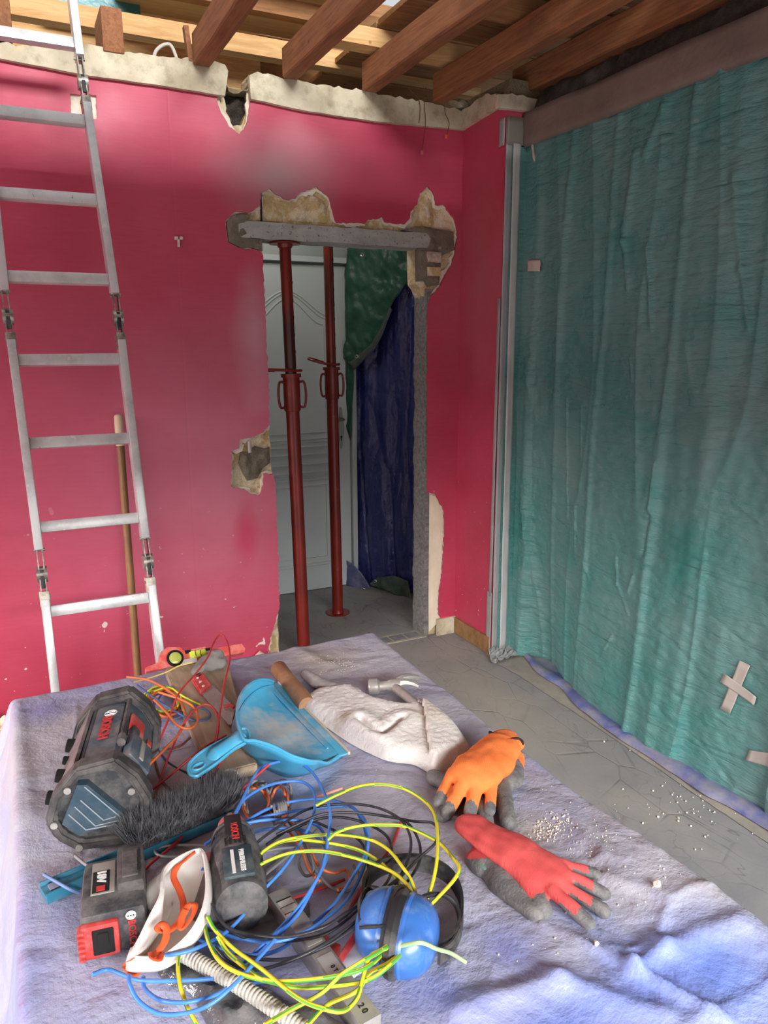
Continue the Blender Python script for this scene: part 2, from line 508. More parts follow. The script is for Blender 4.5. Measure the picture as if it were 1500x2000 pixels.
# plaster and block core: thick, opening cut clean
zl = 1.94
core_open = [(lj(ZB), ZB)] + [(lj(z)+random.uniform(-.004, .004), z) for z in [i*.05 for i in range(1, 38)]] + [(lj(zl), zl), (1.785, zl), (1.785, 1.86), (1.79, 1.78), (XJR-.03, 1.76), (XJR, 1.70)] + [(XJR+random.uniform(-.004, .004), z) for z in [1.65-i*.05 for i in range(0, 33)]] + [(XJR, ZB)]
dark_px = [(489, 143), (488, 190), (484, 217), (474, 242), (458, 243), (444, 215), (441, 180), (444, 138)]
dk = [wp(*p) for p in dark_px]; dk = jag(dk, .004, .012, closed=False, seed=8)
core = [(-3.2, ZB)] + core_open + [(XC+.1, ZB), (XC+.1, ZW-.01)] + [(dk[0][0], ZW-.01)] + dk + [(dk[-1][0], ZW-.01)] + [(-3.2, ZW-.01)]
sock2 = [wp(*p) for p in [(148, 192), (178, 194), (178, 222), (149, 219)]]
bm = slab([core, sock2], lambda u, v: (u, .0242, v), lambda u, v: (u, .125, v))
obj('plaster_core', bm, M_PLASTER, wall, smooth=0)
# dark cavity behind the broken cornice and the empty switch box
cx = sum(p[0] for p in dk)/len(dk); cz = sum(p[1] for p in dk)/len(dk)
def rubble(name, loop, y0, y1, mat, parent, amp=.012, step=.012, seed=0, sc=30):
    # a lumpy slab filling an outline, facing the room
    bm = bmesh.new(); nb = len(loop); pts = [Vector(p) for p in loop]
    minx = min(p[0] for p in loop); maxx = max(p[0] for p in loop); minz = min(p[1] for p in loop); maxz = max(p[1] for p in loop)
    z = minz
    while z < maxz:
        x = minx
        while x < maxx:
            if inside((x, z), loop) and edge_dist((x, z), loop) > step*.5: pts.append(Vector((x+random.uniform(-.2, .2)*step, z)))
            x += step
        z += step
    r = geometry.delaunay_2d_cdt(pts, [(i, (i+1) % nb) for i in range(nb)], [], 1, 1e-7)
    fr = []
    for v in r[0]:
        d = min(1, edge_dist((v.x, v.y), loop)/(step*1.5))
        fr.append(bm.verts.new((v.x, y0 - d*amp*(.6+1.2*noise.noise(Vector((v.x*sc, v.y*sc, seed)))), v.y)))
    bk = [bm.verts.new((v.x, y1, v.y)) for v in r[0]]
    E = {}
    for f in r[2]:
        bm.faces.new([fr[i] for i in f]); bm.faces.new([bk[i] for i in reversed(f)])
        for a, b in zip(f, f[1:]+f[:1]): E[(a, b)] = 1
    for a, b in E:
        if (b, a) not in E: bm.faces.new((fr[b], fr[a], bk[a], bk[b]))
    bmesh.ops.recalc_face_normals(bm, faces=bm.faces)
    return obj(name, bm, mat, parent, smooth=60)
rubble('cavity_rubble', [(cx-.1, cz-.13), (cx+.1, cz-.13), (cx+.1, ZW-.03), (cx-.1, ZW-.03)], .085, .12, M_RUBBLE, wall, .03, .014)
obj('empty_switch_recess', newbox((.35, .1, 2.37), (.09, .04, .1)), M_BLACK, wall, smooth=0)

P2 = lambda L: [wp(*p) for p in L]
rubble('mortar_patch', P2([(443, 434), (455, 420), (485, 418), (487, 434), (474, 440), (490, 462), (512, 468), (513, 490), (492, 484), (470, 484), (447, 472)]), .000, .03, M_MORTAR, wall, .012, .012, 2)
rubble('mortar_patch', P2([(786, 449), (820, 443), (840, 446), (885, 452), (888, 488), (862, 500), (858, 556), (838, 560), (832, 549), (817, 549), (816, 486), (836, 476), (832, 458)]), .000, .03, M_MORTAR, wall, .012, .012, 3)
rubble('mortar_patch', P2([(528, 874), (520, 878), (500, 872), (486, 884), (472, 884), (468, 905), (476, 925), (485, 940), (505, 935), (516, 915), (529, 905)]), .014, .03, M_MORTAR, wall, .012, .012, 4)
rubble('brick_end', P2([(832, 492), (858, 494), (858, 514), (833, 512)]), -.020, .02, plain('dusty_brick', (150, 118, 104), .9, col2=(200, 186, 170), nscale=40, bump=.6, bscale=90, bdist=.004), wall, .004, .01, 5)
rubble('brick_end', P2([(832, 522), (856, 523), (858, 540), (832, 539)]), -.020, .02, M_PLASTER, wall, .004, .01, 6)
# yellowish broken block faces above the lintel
rubble('block_face', P2([(516, 398), (535, 393), (548, 412), (556, 432), (520, 430), (505, 428), (500, 412)]), .020, .03, M_PLASTER, wall, .010, .014, 7, 18)
rubble('block_face', P2([(560, 418), (590, 396), (612, 377), (632, 388), (642, 402), (640, 425), (642, 434), (565, 430)]), .020, .03, M_PLASTER, wall, .013, .014, 8, 14)
rubble('block_face', P2([(820, 396), (836, 374), (848, 398), (850, 420), (860, 430), (885, 432), (888, 446), (850, 446), (830, 440), (822, 420)]), .020, .03, M_PLASTER, wall, .013, .014, 9, 14)
rubble('cream_plaster_patch', P2([(836, 966), (851, 969), (857, 983), (865, 1002), (866, 1043), (863, 1103), (856, 1160), (854, 1199), (860, 1213), (845, 1228), (838, 1235)]), .006, .03, plain('smooth_cream_plaster', (228, 218, 194), .9, col2=(216, 202, 172), nscale=9, bump=.3, bscale=30, bdist=.005), wall, .002, .012, 12, 12)
# saw cut in the plaster
bm = bmesh.new(); a, b = wp(510.5, 378), wp(511.5, 433)
box(bm, ((a[0]+b[0])/2, .010, (a[1]+b[1])/2), (.003, .022, a[1]-b[1])); obj('saw_cut', bm, M_BLACK, wall, smooth=0)
# conduit stub in the patch
bm = bmesh.new(); tube(bm, [onY(487, 862, -.004), onY(488, 884, -.006)], .008, 10); obj('conduit_stub', bm, plain('grey_plastic_pipe', (176, 172, 166), .5), wall)
# wall plug with its two white clips, and tear nearby
bm = bmesh.new()
p = onY(348, 472)
box(bm, (p.x, -.006, p.z-.006), (.008, .012, .03)); box(bm, (p.x-.009, -.008, p.z+.012), (.014, .014, .012), None, .002); box(bm, (p.x+.011, -.008, p.z+.013), (.012, .014, .012), None, .002)
tag(obj('cable_clip', bm, plain('dirty_white_plastic', (205, 190, 170), .6)), 'small cream plastic cable clip fixed alone on the red wall right of the ladder', 'clip')

# exposed block on the right jamb
bm = bmesh.new()
nz_, ny_ = 90, 8
G = []
for i in range(nz_+1):
    z = -.005 + (1.76)*i/nz_; row = []
    for j in range(ny_+1):
        y = .003 + .123*j/ny_
        n_ = noise.noise(Vector((y*45, z*45, 3)))*.006+noise.noise(Vector((y*9, z*7, 8)))*.006
        row.append(bm.verts.new((XJR-.010+n_, y, z)))
    G.append(row)
for i in range(nz_):
    for j in range(ny_): bm.faces.new((G[i][j], G[i][j+1], G[i+1][j+1], G[i+1][j]))
ed = [e for e in bm.edges if e.is_boundary]
r = bmesh.ops.extrude_edge_only(bm, edges=ed)
for v in r['geom']:
    if isinstance(v, bmesh.types.BMVert): v.co.x = XJR+.014; v.co.y = max(.003, v.co.y)
bmesh.ops.recalc_face_normals(bm, faces=bm.faces)
obj('jamb_blockwork', bm, M_BLOCK, wall, smooth=50)

# lintel
bm = bmesh.new()
nx_ = 80
prof = [(-.006, 1.938), (.126, 1.938), (.126, 2.006), (-.002, 2.006)]
rings = []
x0_, x1_ = .925, 1.925
for i in range(nx_+1):
    x = x0_+(x1_-x0_)*i/nx_
    rings.append([bm.verts.new((x, y+.004*noise.noise(Vector((x*25, y*30, z*30))), z+.004*noise.noise(Vector((x*14, y*30, z*20+5))))) for y, z in prof])
for A, B in zip(rings, rings[1:]):
    for k in range(4): bm.faces.new((A[k], A[(k+1) % 4], B[(k+1) % 4], B[k]))
bm.faces.new(rings[0][::-1]); bm.faces.new(rings[-1]); bmesh.ops.recalc_face_normals(bm, faces=bm.faces)
tag(obj('concrete_lintel', bm, M_LINTEL, smooth=40), 'grey cast concrete lintel laid across the top of the broken doorway', 'lintel')

# ---- cornice: three runs of thick cream strip with a broken top
def cornice(name, bot, top, fn, thick, seed):
    tp = jag(top, .006, .02, closed=False, seed=seed); bt = jag(bot, .0012, .05, closed=False, seed=seed+1)
    loop = bt + tp[::-1]
    return obj(name, slab([loop], lambda u, v: fn(u, v, 0), lambda u, v: fn(u, v, thick)), M_CORN, wall, smooth=0)
fb = lambda u, v, t: (u, -.022+t, v)
zc0 = 2.478
def bx(px, py): return wp(px, py)
cornice('cornice', [(-3.2, zc0)] + P2([(0, 118), (90, 135), (165, 150), (300, 168), (437, 190)]), [(-3.2, ZW)] + P2([(0, 88), (60, 94), (150, 93), (172, 90), (215, 103), (262, 108), (330, 116), (372, 116), (400, 121), (437, 130), (443, 142)]), fb, .026, 11)
cornice('cornice', P2([(487, 196), (600, 220), (735, 240), (905, 256)]), P2([(484, 150), (500, 143), (560, 158), (640, 170), (700, 179), (760, 190), (840, 204), (890, 216), (905, 222)]), fb, .026, 21)
def xs(px, py): q = onX(px, py, XC); return (q.y, q.z)
fs = lambda u, v, t: (XC-.022+t, u, v)
cornice('cornice', [(0, wp(905, 256)[1])] + [xs(975, 212)], [(0, wp(905, 222)[1])] + [xs(930, 205), xs(955, 186), xs(978, 184)], fs, .026, 31)
ye_ = YE-.022
def xe(px, py): q = onY(px, py, ye_); return (q.x, q.z)
fe = lambda u, v, t: (u, ye_+t, v)
cornice('cornice', [xe(974, 210), xe(1010, 214), xe(1060, 222)], [xe(974, 184), xe(1000, 182), xe(1030, 190), xe(1062, 198)], fe, .026, 41)
# crumbled mortar bed on top of the wall
bm = bmesh.new()
N = 260; rings = []
for i in range(N+1):
    x = -3.2+(XC+.1+3.2)*i/N
    def q(y, z, a): return bm.verts.new((x, y+a*noise.noise(Vector((x*9, y*20, 1))), z+a*noise.noise(Vector((x*22, y*30, 4)))))
    gap = 0.05 if abs(x-cx) < .045 else 0
    rings.append([q(.0, ZW-.03, .004), q(-.004, ZW+.008-gap, .022), q(.05, ZW+.022-gap, .026), q(.11, ZW+.012-gap, .02), bm.verts.new((x, .125, ZW-.03))])
for A, B in zip(rings, rings[1:]):
    for k in range(5): bm.faces.new((A[k], A[(k+1) % 5], B[(k+1) % 5], B[k]))
bm.faces.new(rings[0][::-1]); bm.faces.new(rings[-1]); bmesh.ops.recalc_face_normals(bm, faces=bm.faces)
obj('crumbled_wall_top', bm, M_TANRUB, wall, smooth=60)

# ---- baseboard by the opening, return wall, pillar face
bm = bmesh.new(); box(bm, ((1.90+XC)/2, -.006, .045), (XC-1.90, .014, .09))
struct(obj('baseboard_back', bm, M_CORN, smooth=0))
ret = obj('wall_return', newbox(((XC+XR+.05)/2, YE/2, (ZW-.02)/2), (XR+.05-XC, -YE-.001, ZW-.02)), M_RED, smooth=0)
struct(ret, 'short red return wall beside the doorway')
struct(obj('baseboard_return', newbox((XC-.006, YE/2-.005, .045), (.012, -YE-.02, .085)), plain('brown_wood_strip', (120, 84, 50), .6, col2=(150, 112, 74), nscale=20), smooth=0))
struct(obj('wall_right', newbox((XR+.08, -3.17, 1.32), (.14, 5.65, 2.64)), M_RUBBLE, smooth=0), 'dark rough masonry wall behind the green sheet')

struct(obj('wall_rear_occluder', newbox((-.1, -4.5, 2.8), (5.0, .2, 1.8)), M_RED, smooth=0))  # unseen block added to cut the rear daylight high up
struct(obj('wall_left_occluder', newbox((-2.4, -2.2, 2.75), (.2, 4.4, 1.9)), M_RED, smooth=0))  # unseen block added so side daylight only reaches the lower sheet
# dark ragged head of the right wall above the tape band
bm = bmesh.new(); N = 150; rings = []
for i in range(N+1):
    y = YE-.02-2.9*i/N
    def q(x, z, a): return bm.verts.new((x+a*noise.noise(Vector((y*14, x*20, 7))), y, z+a*noise.noise(Vector((y*18, x*30, 2)))))
    rings.append([q(2.135, 2.38, .0), q(2.13, 2.46, .02), q(2.15, 2.53, .03), q(2.22, 2.60, .02), bm.verts.new((2.36, y, 2.64)), bm.verts.new((2.36, y, 2.38))])
for A, B in zip(rings, rings[1:]):
    for k in range(6): bm.faces.new((A[k], A[(k+1) % 6], B[(k+1) % 6], B[k]))
bm.faces.new(rings[0][::-1]); bm.faces.new(rings[-1]); bmesh.ops.recalc_face_normals(bm, faces=bm.faces)
struct(obj('trim_3', bm, M_RUBBLE, smooth=60), 'dark ragged masonry above the tape band')
bm = bmesh.new(); box(bm, (2.2, -.16, 2.545), (.34, .36, .10)); struct(obj('trim_4', bm, M_TANRUB, smooth=0), 'crumbled head of the return wall')

# unseen header added to hold rear daylight off the upper walls
struct(obj('wall_rear_occluder', newbox((.0, -4.4, 2.6), (5.2, .2, 1.2)), M_RED, smooth=0))

# crumbs and fallen plaster by the jambs
def lump(name, P, r, mat, label, cat, group=None, sq=.6, seed=0):
    bm = bmesh.new(); bmesh.ops.create_icosphere(bm, subdivisions=2, radius=r)
    for v in bm.verts:
        k = 1+.45*noise.noise(v.co/r*1.3+Vector((seed*3.1, 0, 0)))
        v.co = Vector((v.co.x*k, v.co.y*k, v.co.z*k*sq)) + Vector(P) + Vector((0, 0, r*sq*.7))
    return tag(obj(name, bm, mat, smooth=30), label, cat, group)
lump('plaster_lump', onZ(868, 1222, 0)+Vector((0, -.02, 0)), .022, M_MORTAR, 'small grey lump of mortar at the foot of the right side of the doorway', 'rubble')
p = onY(515, 1262, -.02); lump('plaster_lump', (p.x-.03, -.05, .0), .06, M_WHITE, 'white lump of fallen plaster at the foot of the left side of the doorway', 'rubble', sq=1.0, seed=4)

# ---- hallway beyond the doorway
M_GREYP = plain('grey_painted_wall', (168, 172, 168), .8, col2=(150, 154, 150), nscale=3)
struct(obj('wall_hallway_far', newbox((1.6, 1.06, 1.2), (1.6, .06, 2.5)), M_GREYP, smooth=0))
struct(obj('wall_hallway_left', newbox((.83, .56, 1.2), (.06, .86, 2.5)), M_GREYP, smooth=0))
struct(obj('wall_hallway_right', newbox((2.43, .56, 1.2), (.06, .94, 2.5)), M_GREYP, smooth=0))
struct(obj('ceiling_hallway_shade', newbox((1.92, .60, 2.42), (.96, .86, .04)), M_GREYP, smooth=0))  # unseen partial slab, sized to keep the hallway's right side dark
# threshold strip of beige grout and small tiles
th = thing('tile_strip', 'narrow strip of beige grout and small grey tiles across the doorway threshold', 'threshold')
bm = bmesh.new(); box(bm, (1.44, .05, .002), (.80, .10, .006)); obj('grout_bed', bm, plain('beige_grout', (172, 162, 140), .9, col2=(140, 130, 112), nscale=20, bump=.3), th, smooth=0)
for i in range(9):
    bm = bmesh.new(); box(bm, (1.10+i*.085, .045, .0045), (.076, .07, .005), None, .001)
    obj('small_tile', bm, plain('small_grey_tile', (108, 110, 112), .6, dust=.4, dscale=20), th, smooth=0)
th['kind'] = 'structure'; th.name = 'trim_1'
del th['category']

# the grey panelled door
def door():
    t = NT('grey_door_paint'); c = t.mix(t.ramp(t.noise(3, 3), .3, .7), rgb(190, 196, 194), rgb(180, 187, 185)); t.color(c); t.rough(.45)
    md = t.m
    y0 = .99
    d = obj('door_1', newbox((1.47, y0+.02, .975), (.765, .035, 1.94)), md, smooth=0)
    struct(d, 'grey panelled interior door with arched top moulding')
    x0, x1 = 1.20, 1.745
    def mould(pts, r=.007):
        bm = bmesh.new(); tube(bm, [Vector((p[0], y0+.002, p[1])) for p in pts], r, 8, closed=True, caps=False); return bm
    n = 24
    def arch(o):
        L = [(x0+o, .93+o), (x1-o, .93+o), (x1-o, 1.66-o*.8)]
        for k in range(n+1):
            u = k/n; x = (x1-o)+((x0+o)-(x1-o))*u
            L.append((x, 1.66-o*.8 + .14*(math.sin(PI*u)**2)))
        return L
    for o in (0, .018, .055): obj('panel_moulding', mould(arch(o), .005), md, d)
    for o in (0, .018, .055): obj('panel_moulding', mould([(x0+o, .16+o), (x1-o, .16+o), (x1-o, .72-o), (x0+o, .72-o)], .005), md, d)
    for z in (.75, .80, .86, .905):
        obj('rail_moulding', newbox((1.47, y0-.002, z), (.56, .012, .012), None, .003), md, d)
    mm = plain('dull_nickel', (150, 146, 138), .35, 1)
    bm = bmesh.new(); P = []
    for k in range(40):
        a = 2*PI*k/40; P.append((1.79+.016*math.cos(a)*(1+.25*math.cos(4*a)), 1.005+.125*math.sin(a)))
    bm = slab([P], lambda u, v: (u, y0-.002, v), lambda u, v: (u, y0-.010, v)); hpl = obj('handle_plate', bm, mm, d)
    bm = bmesh.new(); tube(bm, catmull([(1.79, y0-.008, 1.06), (1.79, y0-.05, 1.06), (1.75, y0-.055, 1.057), (1.70, y0-.05, 1.05)], 6), .008, 8); obj('handle', bm, mm, d)
    bm = bmesh.new(); lathe(bm, [(.006, 0), (.006, .004)], zmat((1.79, y0-.009, .952), (0, -1, 0)), 12); box(bm, (1.79, y0-.011, .94), (.004, .004, .022)); obj('keyhole', bm, M_BLACK, d)
    fr = newbox((1.872, y0+.005, .99), (.028, .06, 2.0)); box(fr, (1.47, y0+.005, 1.975), (.83, .06, .03)); obj('door_frame', fr, md, d, smooth=0)
door()

# ================================================================== CEILING TIMBER
def wood(name, a, b, rot=(0, 0, 0), sc=(1, 1, 14), rough=.8, dirt=.3, dirtcol=(60, 40, 24)):
    if name in MATS: return MATS[name]
    t = NT(name)
    co = t.coord(sc, rot)
    g = t.noise(4, 6, .6, co, 1.2)
    c = t.mix(t.ramp(g, .35, .65), rgb(*a), rgb(*b))
    c = t.mix(t.ramp(t.noise(3.5, 5, .65), .5, .78, 0, dirt*1.6), c, rgb(*dirtcol))
    c = t.mix(t.ramp(t.voro(5, t.coord((1, 1, 1), (0, 0, 0), (.3, .7, 0))), .05, .02, 0, .7), c, rgb(52, 30, 16))
    t.color(c); t.rough(rough); t.bump(g, .25, .004)
    MATS[name] = t.m; return t.m
M_JOIST = wood('old_brown_timber', (152, 98, 60), (118, 74, 44), (0, 0, 0), (16, 1, 16))
M_PALE = wood('pale_pine', (206, 168, 116), (182, 140, 88), (0, 0, 0), (1, 10, 10), dirt=.15, dirtcol=(150, 104, 60))
M_PALE2 = wood('pale_board', (216, 184, 132), (196, 160, 106), (0, 0, 0), (1, 8, 8), dirt=.12, dirtcol=(160, 120, 76))
M_BRN = wood('brown_board', (156, 112, 68), (126, 88, 52), (0, 0, 0), (1, 10, 10), dirt=.3)
ZJ = 2.56
jl = [('leftmost full ceiling joist of old brown timber, just right of the cornice break side', 382, 425, 122, 510, 0),
      ('', 540, 600, 152, 745, 0), ('', 698, 748, 180, 985, 0), ('', 834, 884, 205, 1200, 0), ('', 1006, 1060, 188, 1420, 0)]
xsj = [.80, 1.16, 1.52, 1.865, 2.16]
lab = ['brown timber ceiling joist nearest the ladder, leftmost of the long ones',
       'brown timber ceiling joist meeting the wall above the left end of the lintel',
       'middle brown timber ceiling joist, third from the ladder',
       'brown timber ceiling joist with loose cord hanging at its wall end',
       'dark brown timber ceiling joist running along the green sheeted wall']
for x, l in zip(xsj, lab):
    bm = bmesh.new(); e = -.03 if x < 2.1 else -.22
    N = 40; rings = []
    ye0 = e; ye1 = -5.2
    for i in range(N+1):
        y = ye0+(ye1-ye0)*i/N
        dx = .004*noise.noise(Vector((x*3, y*2, 0))); dz = .005*noise.noise(Vector((x*3, y*1.5, 9)))
        w = .034; cc = .006; HJ = .115
        P = [(-w+cc, 0), (w-cc, 0), (w, cc), (w, HJ-cc), (w-cc, HJ), (-w+cc, HJ), (-w, HJ-cc), (-w, cc)]
        rings.append([bm.verts.new((x+a+dx+.0015*noise.noise(Vector((a*60, y*9, b*20))), y, ZJ+b+dz)) for a, b in P])
    for A, B in zip(rings, rings[1:]):
        for k in range(8): bm.faces.new((A[k], A[(k+1) % 8], B[(k+1) % 8], B[k]))
    bm.faces.new(rings[0][::-1]); bm.faces.new(rings[-1]); bmesh.ops.recalc_face_normals(bm, faces=bm.faces)
    tag(obj('ceiling_joist', bm, M_JOIST, smooth=35), l, 'beam', 'long brown ceiling joists')
for x, l in ((.10, 'short sawn-off joist stub on the wall left of the ladder rail'), (.475, 'short sawn-off joist stub on the wall just right of the ladder')):
    tag(obj('joist_stub', newbox((x, .07, ZJ+.075), (.075, .20, .15), None, .004), M_JOIST), l, 'beam', 'sawn-off joist stubs')
# thin upright slat and dark strap beside the first joist
bm = bmesh.new(); beam(bm, onY(372, 122, -.01), onY(362, 52, .0), .018, .03, Vector((0, 1, 0))); tag(obj('upright_lath', bm, M_JOIST), 'thin upright slat leaning on the wall left of the first long joist', 'slat')
# white flexible pipe loop
bm = bmesh.new(); tube(bm, catmull([onY(290, 134, .2), onY(298, 118, .2), onY(306, 98, .2), onY(322, 87, .2), onY(336, 92, .2), onY(352, 134, .2)], 8), .007, 8)
tag(obj('flexible_conduit', bm, plain('white_pvc', (190, 182, 170), .5)), 'small white conduit loop sticking up behind the wall top', 'conduit')
# timber plate and battens, running along the wall
def hbeam(name, x0, x1, y, z, w, hh, mat, l, cat, g=None):
    bm = bmesh.new(); box(bm, ((x0+x1)/2, y, z), (x1-x0, w, hh), None, .003)
    return tag(obj(name, bm, mat), l, cat, g)
hbeam('timber_plate', -1.2, 2.3, .335, 2.785, .07, .078, M_PALE, 'long pale timber plate running along above the red wall, behind the joists', 'timber')
hbeam('timber_plate', .66, 2.3, .26, 2.93, .06, .07, M_BRN, 'brown timber batten above and in front of the pale plate', 'timber')
# vertical boarding beyond
for i, (z, hh, mt, l) in enumerate(((2.62, .27, M_PALE2, 'lowest pale plywood board seen behind the joist ends'), (2.885, .262, M_PALE, 'middle pale plywood board behind the timber plate'), (3.145, .262, M_PALE2, 'highest pale plywood board beyond the joists'))):
    hbeam('plywood_board', -1.4, 1.30, .80, z, .02, hh, mt, l, 'board', 'pale boards behind the wall top')
for i, (z, hh, l) in enumerate(((2.62, .27, 'lowest dark board behind the right-hand joist ends'), (2.885, .262, 'middle dark board behind the right-hand joists'), (3.145, .262, 'highest dark board behind the right-hand joists'))):
    hbeam('brown_board', 1.24, 3.0, .825, z, .02, hh, M_BRN, l, 'board', 'brown boards behind the wall top')
# deck over the joists: broad planks running along the wall
random.seed(21)
deck = [(.62, .30, M_PALE2), (.30, .28, M_PALE2), (.0, .26, M_PALE), (-.29, .26, M_BRN), (-.58, .26, M_PALE), (-.87, .26, M_BRN), (-1.16, .26, M_BRN)]
dl = ['farthest overhead plank, pale, against the back boards', 'second overhead plank from the back boards, pale', 'third overhead plank from the back boards', 'fourth overhead plank from the back boards, brown', 'fifth overhead plank from the back boards', 'sixth overhead plank from the back, brown', 'nearest overhead plank, brown and mostly out of view']
for (y, w, mt), l in list(zip(deck, dl))[:3]:
    x0 = .60 if y > .1 else .55
    bm = bmesh.new(); box(bm, ((x0+1.62)/2, y, 3.02+.01*random.random()), (1.62-x0, w+.01, .022), None, .002)
    tag(obj('deck_plank', bm, mt), l, 'plank', 'planks above the left joists')
for (y, w, mt), l in zip(deck, dl):
    bm = bmesh.new(); box(bm, ((1.50+3.0)/2, y, 2.775+.008*random.random()), (3.0-1.50, w+.01, .022), None, .002)
    tag(obj('deck_plank', bm, M_BRN), l.replace('overhead plank', 'dark overhead plank on the right').replace(', pale', '').replace(', brown', ''), 'plank', 'planks above the right joists')
struct(obj('ceiling', newbox((1.15, -2.8, 2.76), (3.7, 2.8, .03)), M_BRN, smooth=0), 'unseen brown ceiling slab added to shade the near part of the room')  # out of view, added to darken the top of the room
hbeam('deck_batten', 1.30, 2.9, -.12, 2.722, .09, .07, M_PALE, 'pale batten crossing above the right-hand joists, nearer the wall', 'timber', 'battens over the joists')
hbeam('deck_batten', 1.55, 2.9, -.62, 2.722, .09, .07, M_BRN, 'brown batten crossing above the right-hand joists, nearer the camera', 'timber', 'battens over the joists')

M_TEALR = plain('teal_roof_sheet', (44, 112, 116), .35, col2=(70, 130, 130), nscale=6, bump=.6, bscale=14, bdist=.01)
tag(obj('roof_sheet', newbox((.50, .70, 3.08), (.42, .01, .36)), M_TEALR, smooth=0), 'teal plastic sheet glimpsed above the pale timber plate beside the ladder top', 'tarp')
tag(obj('roof_sheet', newbox((2.02, -.55, 2.70), (.24, .40, .006)), plain('grey_teal_sheet', (96, 116, 118), .4, col2=(70, 100, 104), nscale=8, bump=.6, bscale=14, bdist=.01), smooth=0), 'grey teal sheet glimpsed between the two right-hand joists', 'tarp')

# ================================================================== SHEETS
def tarp_mat(name, base, dustc, dust_amt, rough, crinkle, stretch=(1, 1, 1), weave=True, glossmask=None, patches=None, creases=None, sheen=.5):
    t = NT(name)
    n1 = t.noise(2.0, 6, .65, dist=.4)
    c = t.mix(t.ramp(t.noise(5, 5, .6), .3, .7), rgb(*base), tuple(min(1, v*1.25) for v in rgb(*base)[:3])+(1,))
    c = t.mix(t.ramp(n1, .5-dust_amt*.4, .9-dust_amt*.35, 0, min(1, .25+dust_amt)), c, rgb(*dustc))
    for P, r, amt, col in (patches or []):
        c = t.mix(t.math('MULTIPLY', t.blob(P, r, 1.0, .8, 7), amt), c, rgb(*col))
    fine = t.noise(22, 4, .6, t.coord(stretch))
    c = t.mix(t.ramp(fine, .3, .75, 0, .16), c, rgb(*dustc))
    t.color(c)
    t.rough(t.ramp(n1, .35, .75, rough, min(.9, rough+.35)))
    t.b.inputs['Specular IOR Level'].default_value = sheen
    co = t.coord(stretch)
    b = t.bump(t.noise(17, 6, .62, co, .15), crinkle, .012)
    v = t.voro(5, t.coord(tuple(s*.7 for s in stretch)), 'DISTANCE_TO_EDGE')
    b = t.bump(t.ramp(v, .0, .05), crinkle*.35, .006, b)
    if weave:
        b = t.bump(t.noise(260, 1, .5), .12, .0015, b)
    if creases:
        for direction, sc_, off in creases:
            w = t.wave(sc_, t.coord((1, 1, 1), (0, 0, 0), off), direction, .25, 2)
            b = t.bump(t.ramp(w, .0, .004), .4, .003, b)
    return t.m
M_GREEN = tarp_mat('green_sheet', (48, 120, 114), (126, 150, 146), .48, .2, 1.0, (.5, .5, 2.0), creases=[('Z', 1.5, (0, 0, .1))])
M_GREEN2 = tarp_mat('dark_green_sheet', (14, 70, 50), (60, 84, 76), .2, .25, .5)
M_BLUE = tarp_mat('blue_sheet', (28, 34, 98), (84, 86, 122), .28, .16, 1.0, (1, 1, .8), sheen=.7)
def b2(px, py): return T(px, py)
M_TABLE = tarp_mat('dusty_blue_sheet', (108, 122, 196), (180, 180, 188), .9, .34, .6, (1, 1, 1),
                   patches=[(tuple(T(620, 1290)), .10, .65, (176, 166, 144)), (tuple(T(1040, 1630)), .05, .6, (186, 176, 156)), (tuple(T(1150, 1880)), (.05, .16, .2), .55, (160, 156, 150)),
                            (tuple(T(80, 1390)), (.06, .07, .2), .6, (112, 110, 196)), (tuple(T(990, 1870)), (.05, .05, .2), .5, (66, 92, 190)), (tuple(T(880, 1960)), (.06, .04, .2), .4, (58, 84, 186)), (tuple(T(1400, 1930)), (.12, .13, .3), .85, (96, 134, 222)), (tuple(T(1150, 1995)), (.26, .07, .3), .8, (88, 122, 212)), (tuple(T(1130, 1810)), (.05, .07, .3), .5, (112, 136, 206))])
M_TAPEG = plain('silver_tape', (158, 158, 156), .38, col2=(140, 140, 138), nscale=5, bump=.5, bscale=18, bdist=.01, spec=.6)
M_TAPEB = plain('brown_grey_tape', (122, 108, 98), .55, col2=(104, 92, 84), nscale=6, bump=.4, bscale=20, bdist=.008)
M_TAPEL = plain('grey_tape_patch', (176, 168, 158), .5, bump=.4, bscale=30, bdist=.004)

# floor line of the green sheet
FL = [onZ(*p, 0) for p in [(1067, 1278), (1093, 1317), (1127, 1360), (1218, 1434), (1257, 1464), (1327, 1495), (1413, 1542), (1500, 1590)]]
FL = [(p.y, p.x) for p in FL]
def xb(y):
    L = [(YE, 2.10), (YE-.06, 2.05)] + [q for q in FL if q[0] < YE-.08]
    if y >= L[0][0]: return L[0][1]
    for (ya, xa), (yb, xb_) in zip(L, L[1:]):
        if y >= yb: return xa+(xb_-xa)*(ya-y)/(ya-yb)
    return L[-1][1]-.02
XT = 2.112
def ssm(t): t = max(0, min(1, t)); return t*t*(3-2*t)
def tarp_x(y, z):
    k = max(0, 1-z/2.2)
    return XT - (XT-xb(y))*(k**2.2)
def ridge(v): return 1-abs(2*noise.noise(v))
def seg_d(x, y, a, b):
    dx, dy = b[0]-a[0], b[1]-a[1]; L = dx*dx+dy*dy; t_ = max(0, min(1, ((x-a[0])*dx+(y-a[1])*dy)/L))
    return math.hypot(x-a[0]-t_*dx, y-a[1]-t_*dy), t_
def sz(px, py):
    p = onX(px, py, 2.09); return (.065+YE-p.y, p.z)
CREASE = []
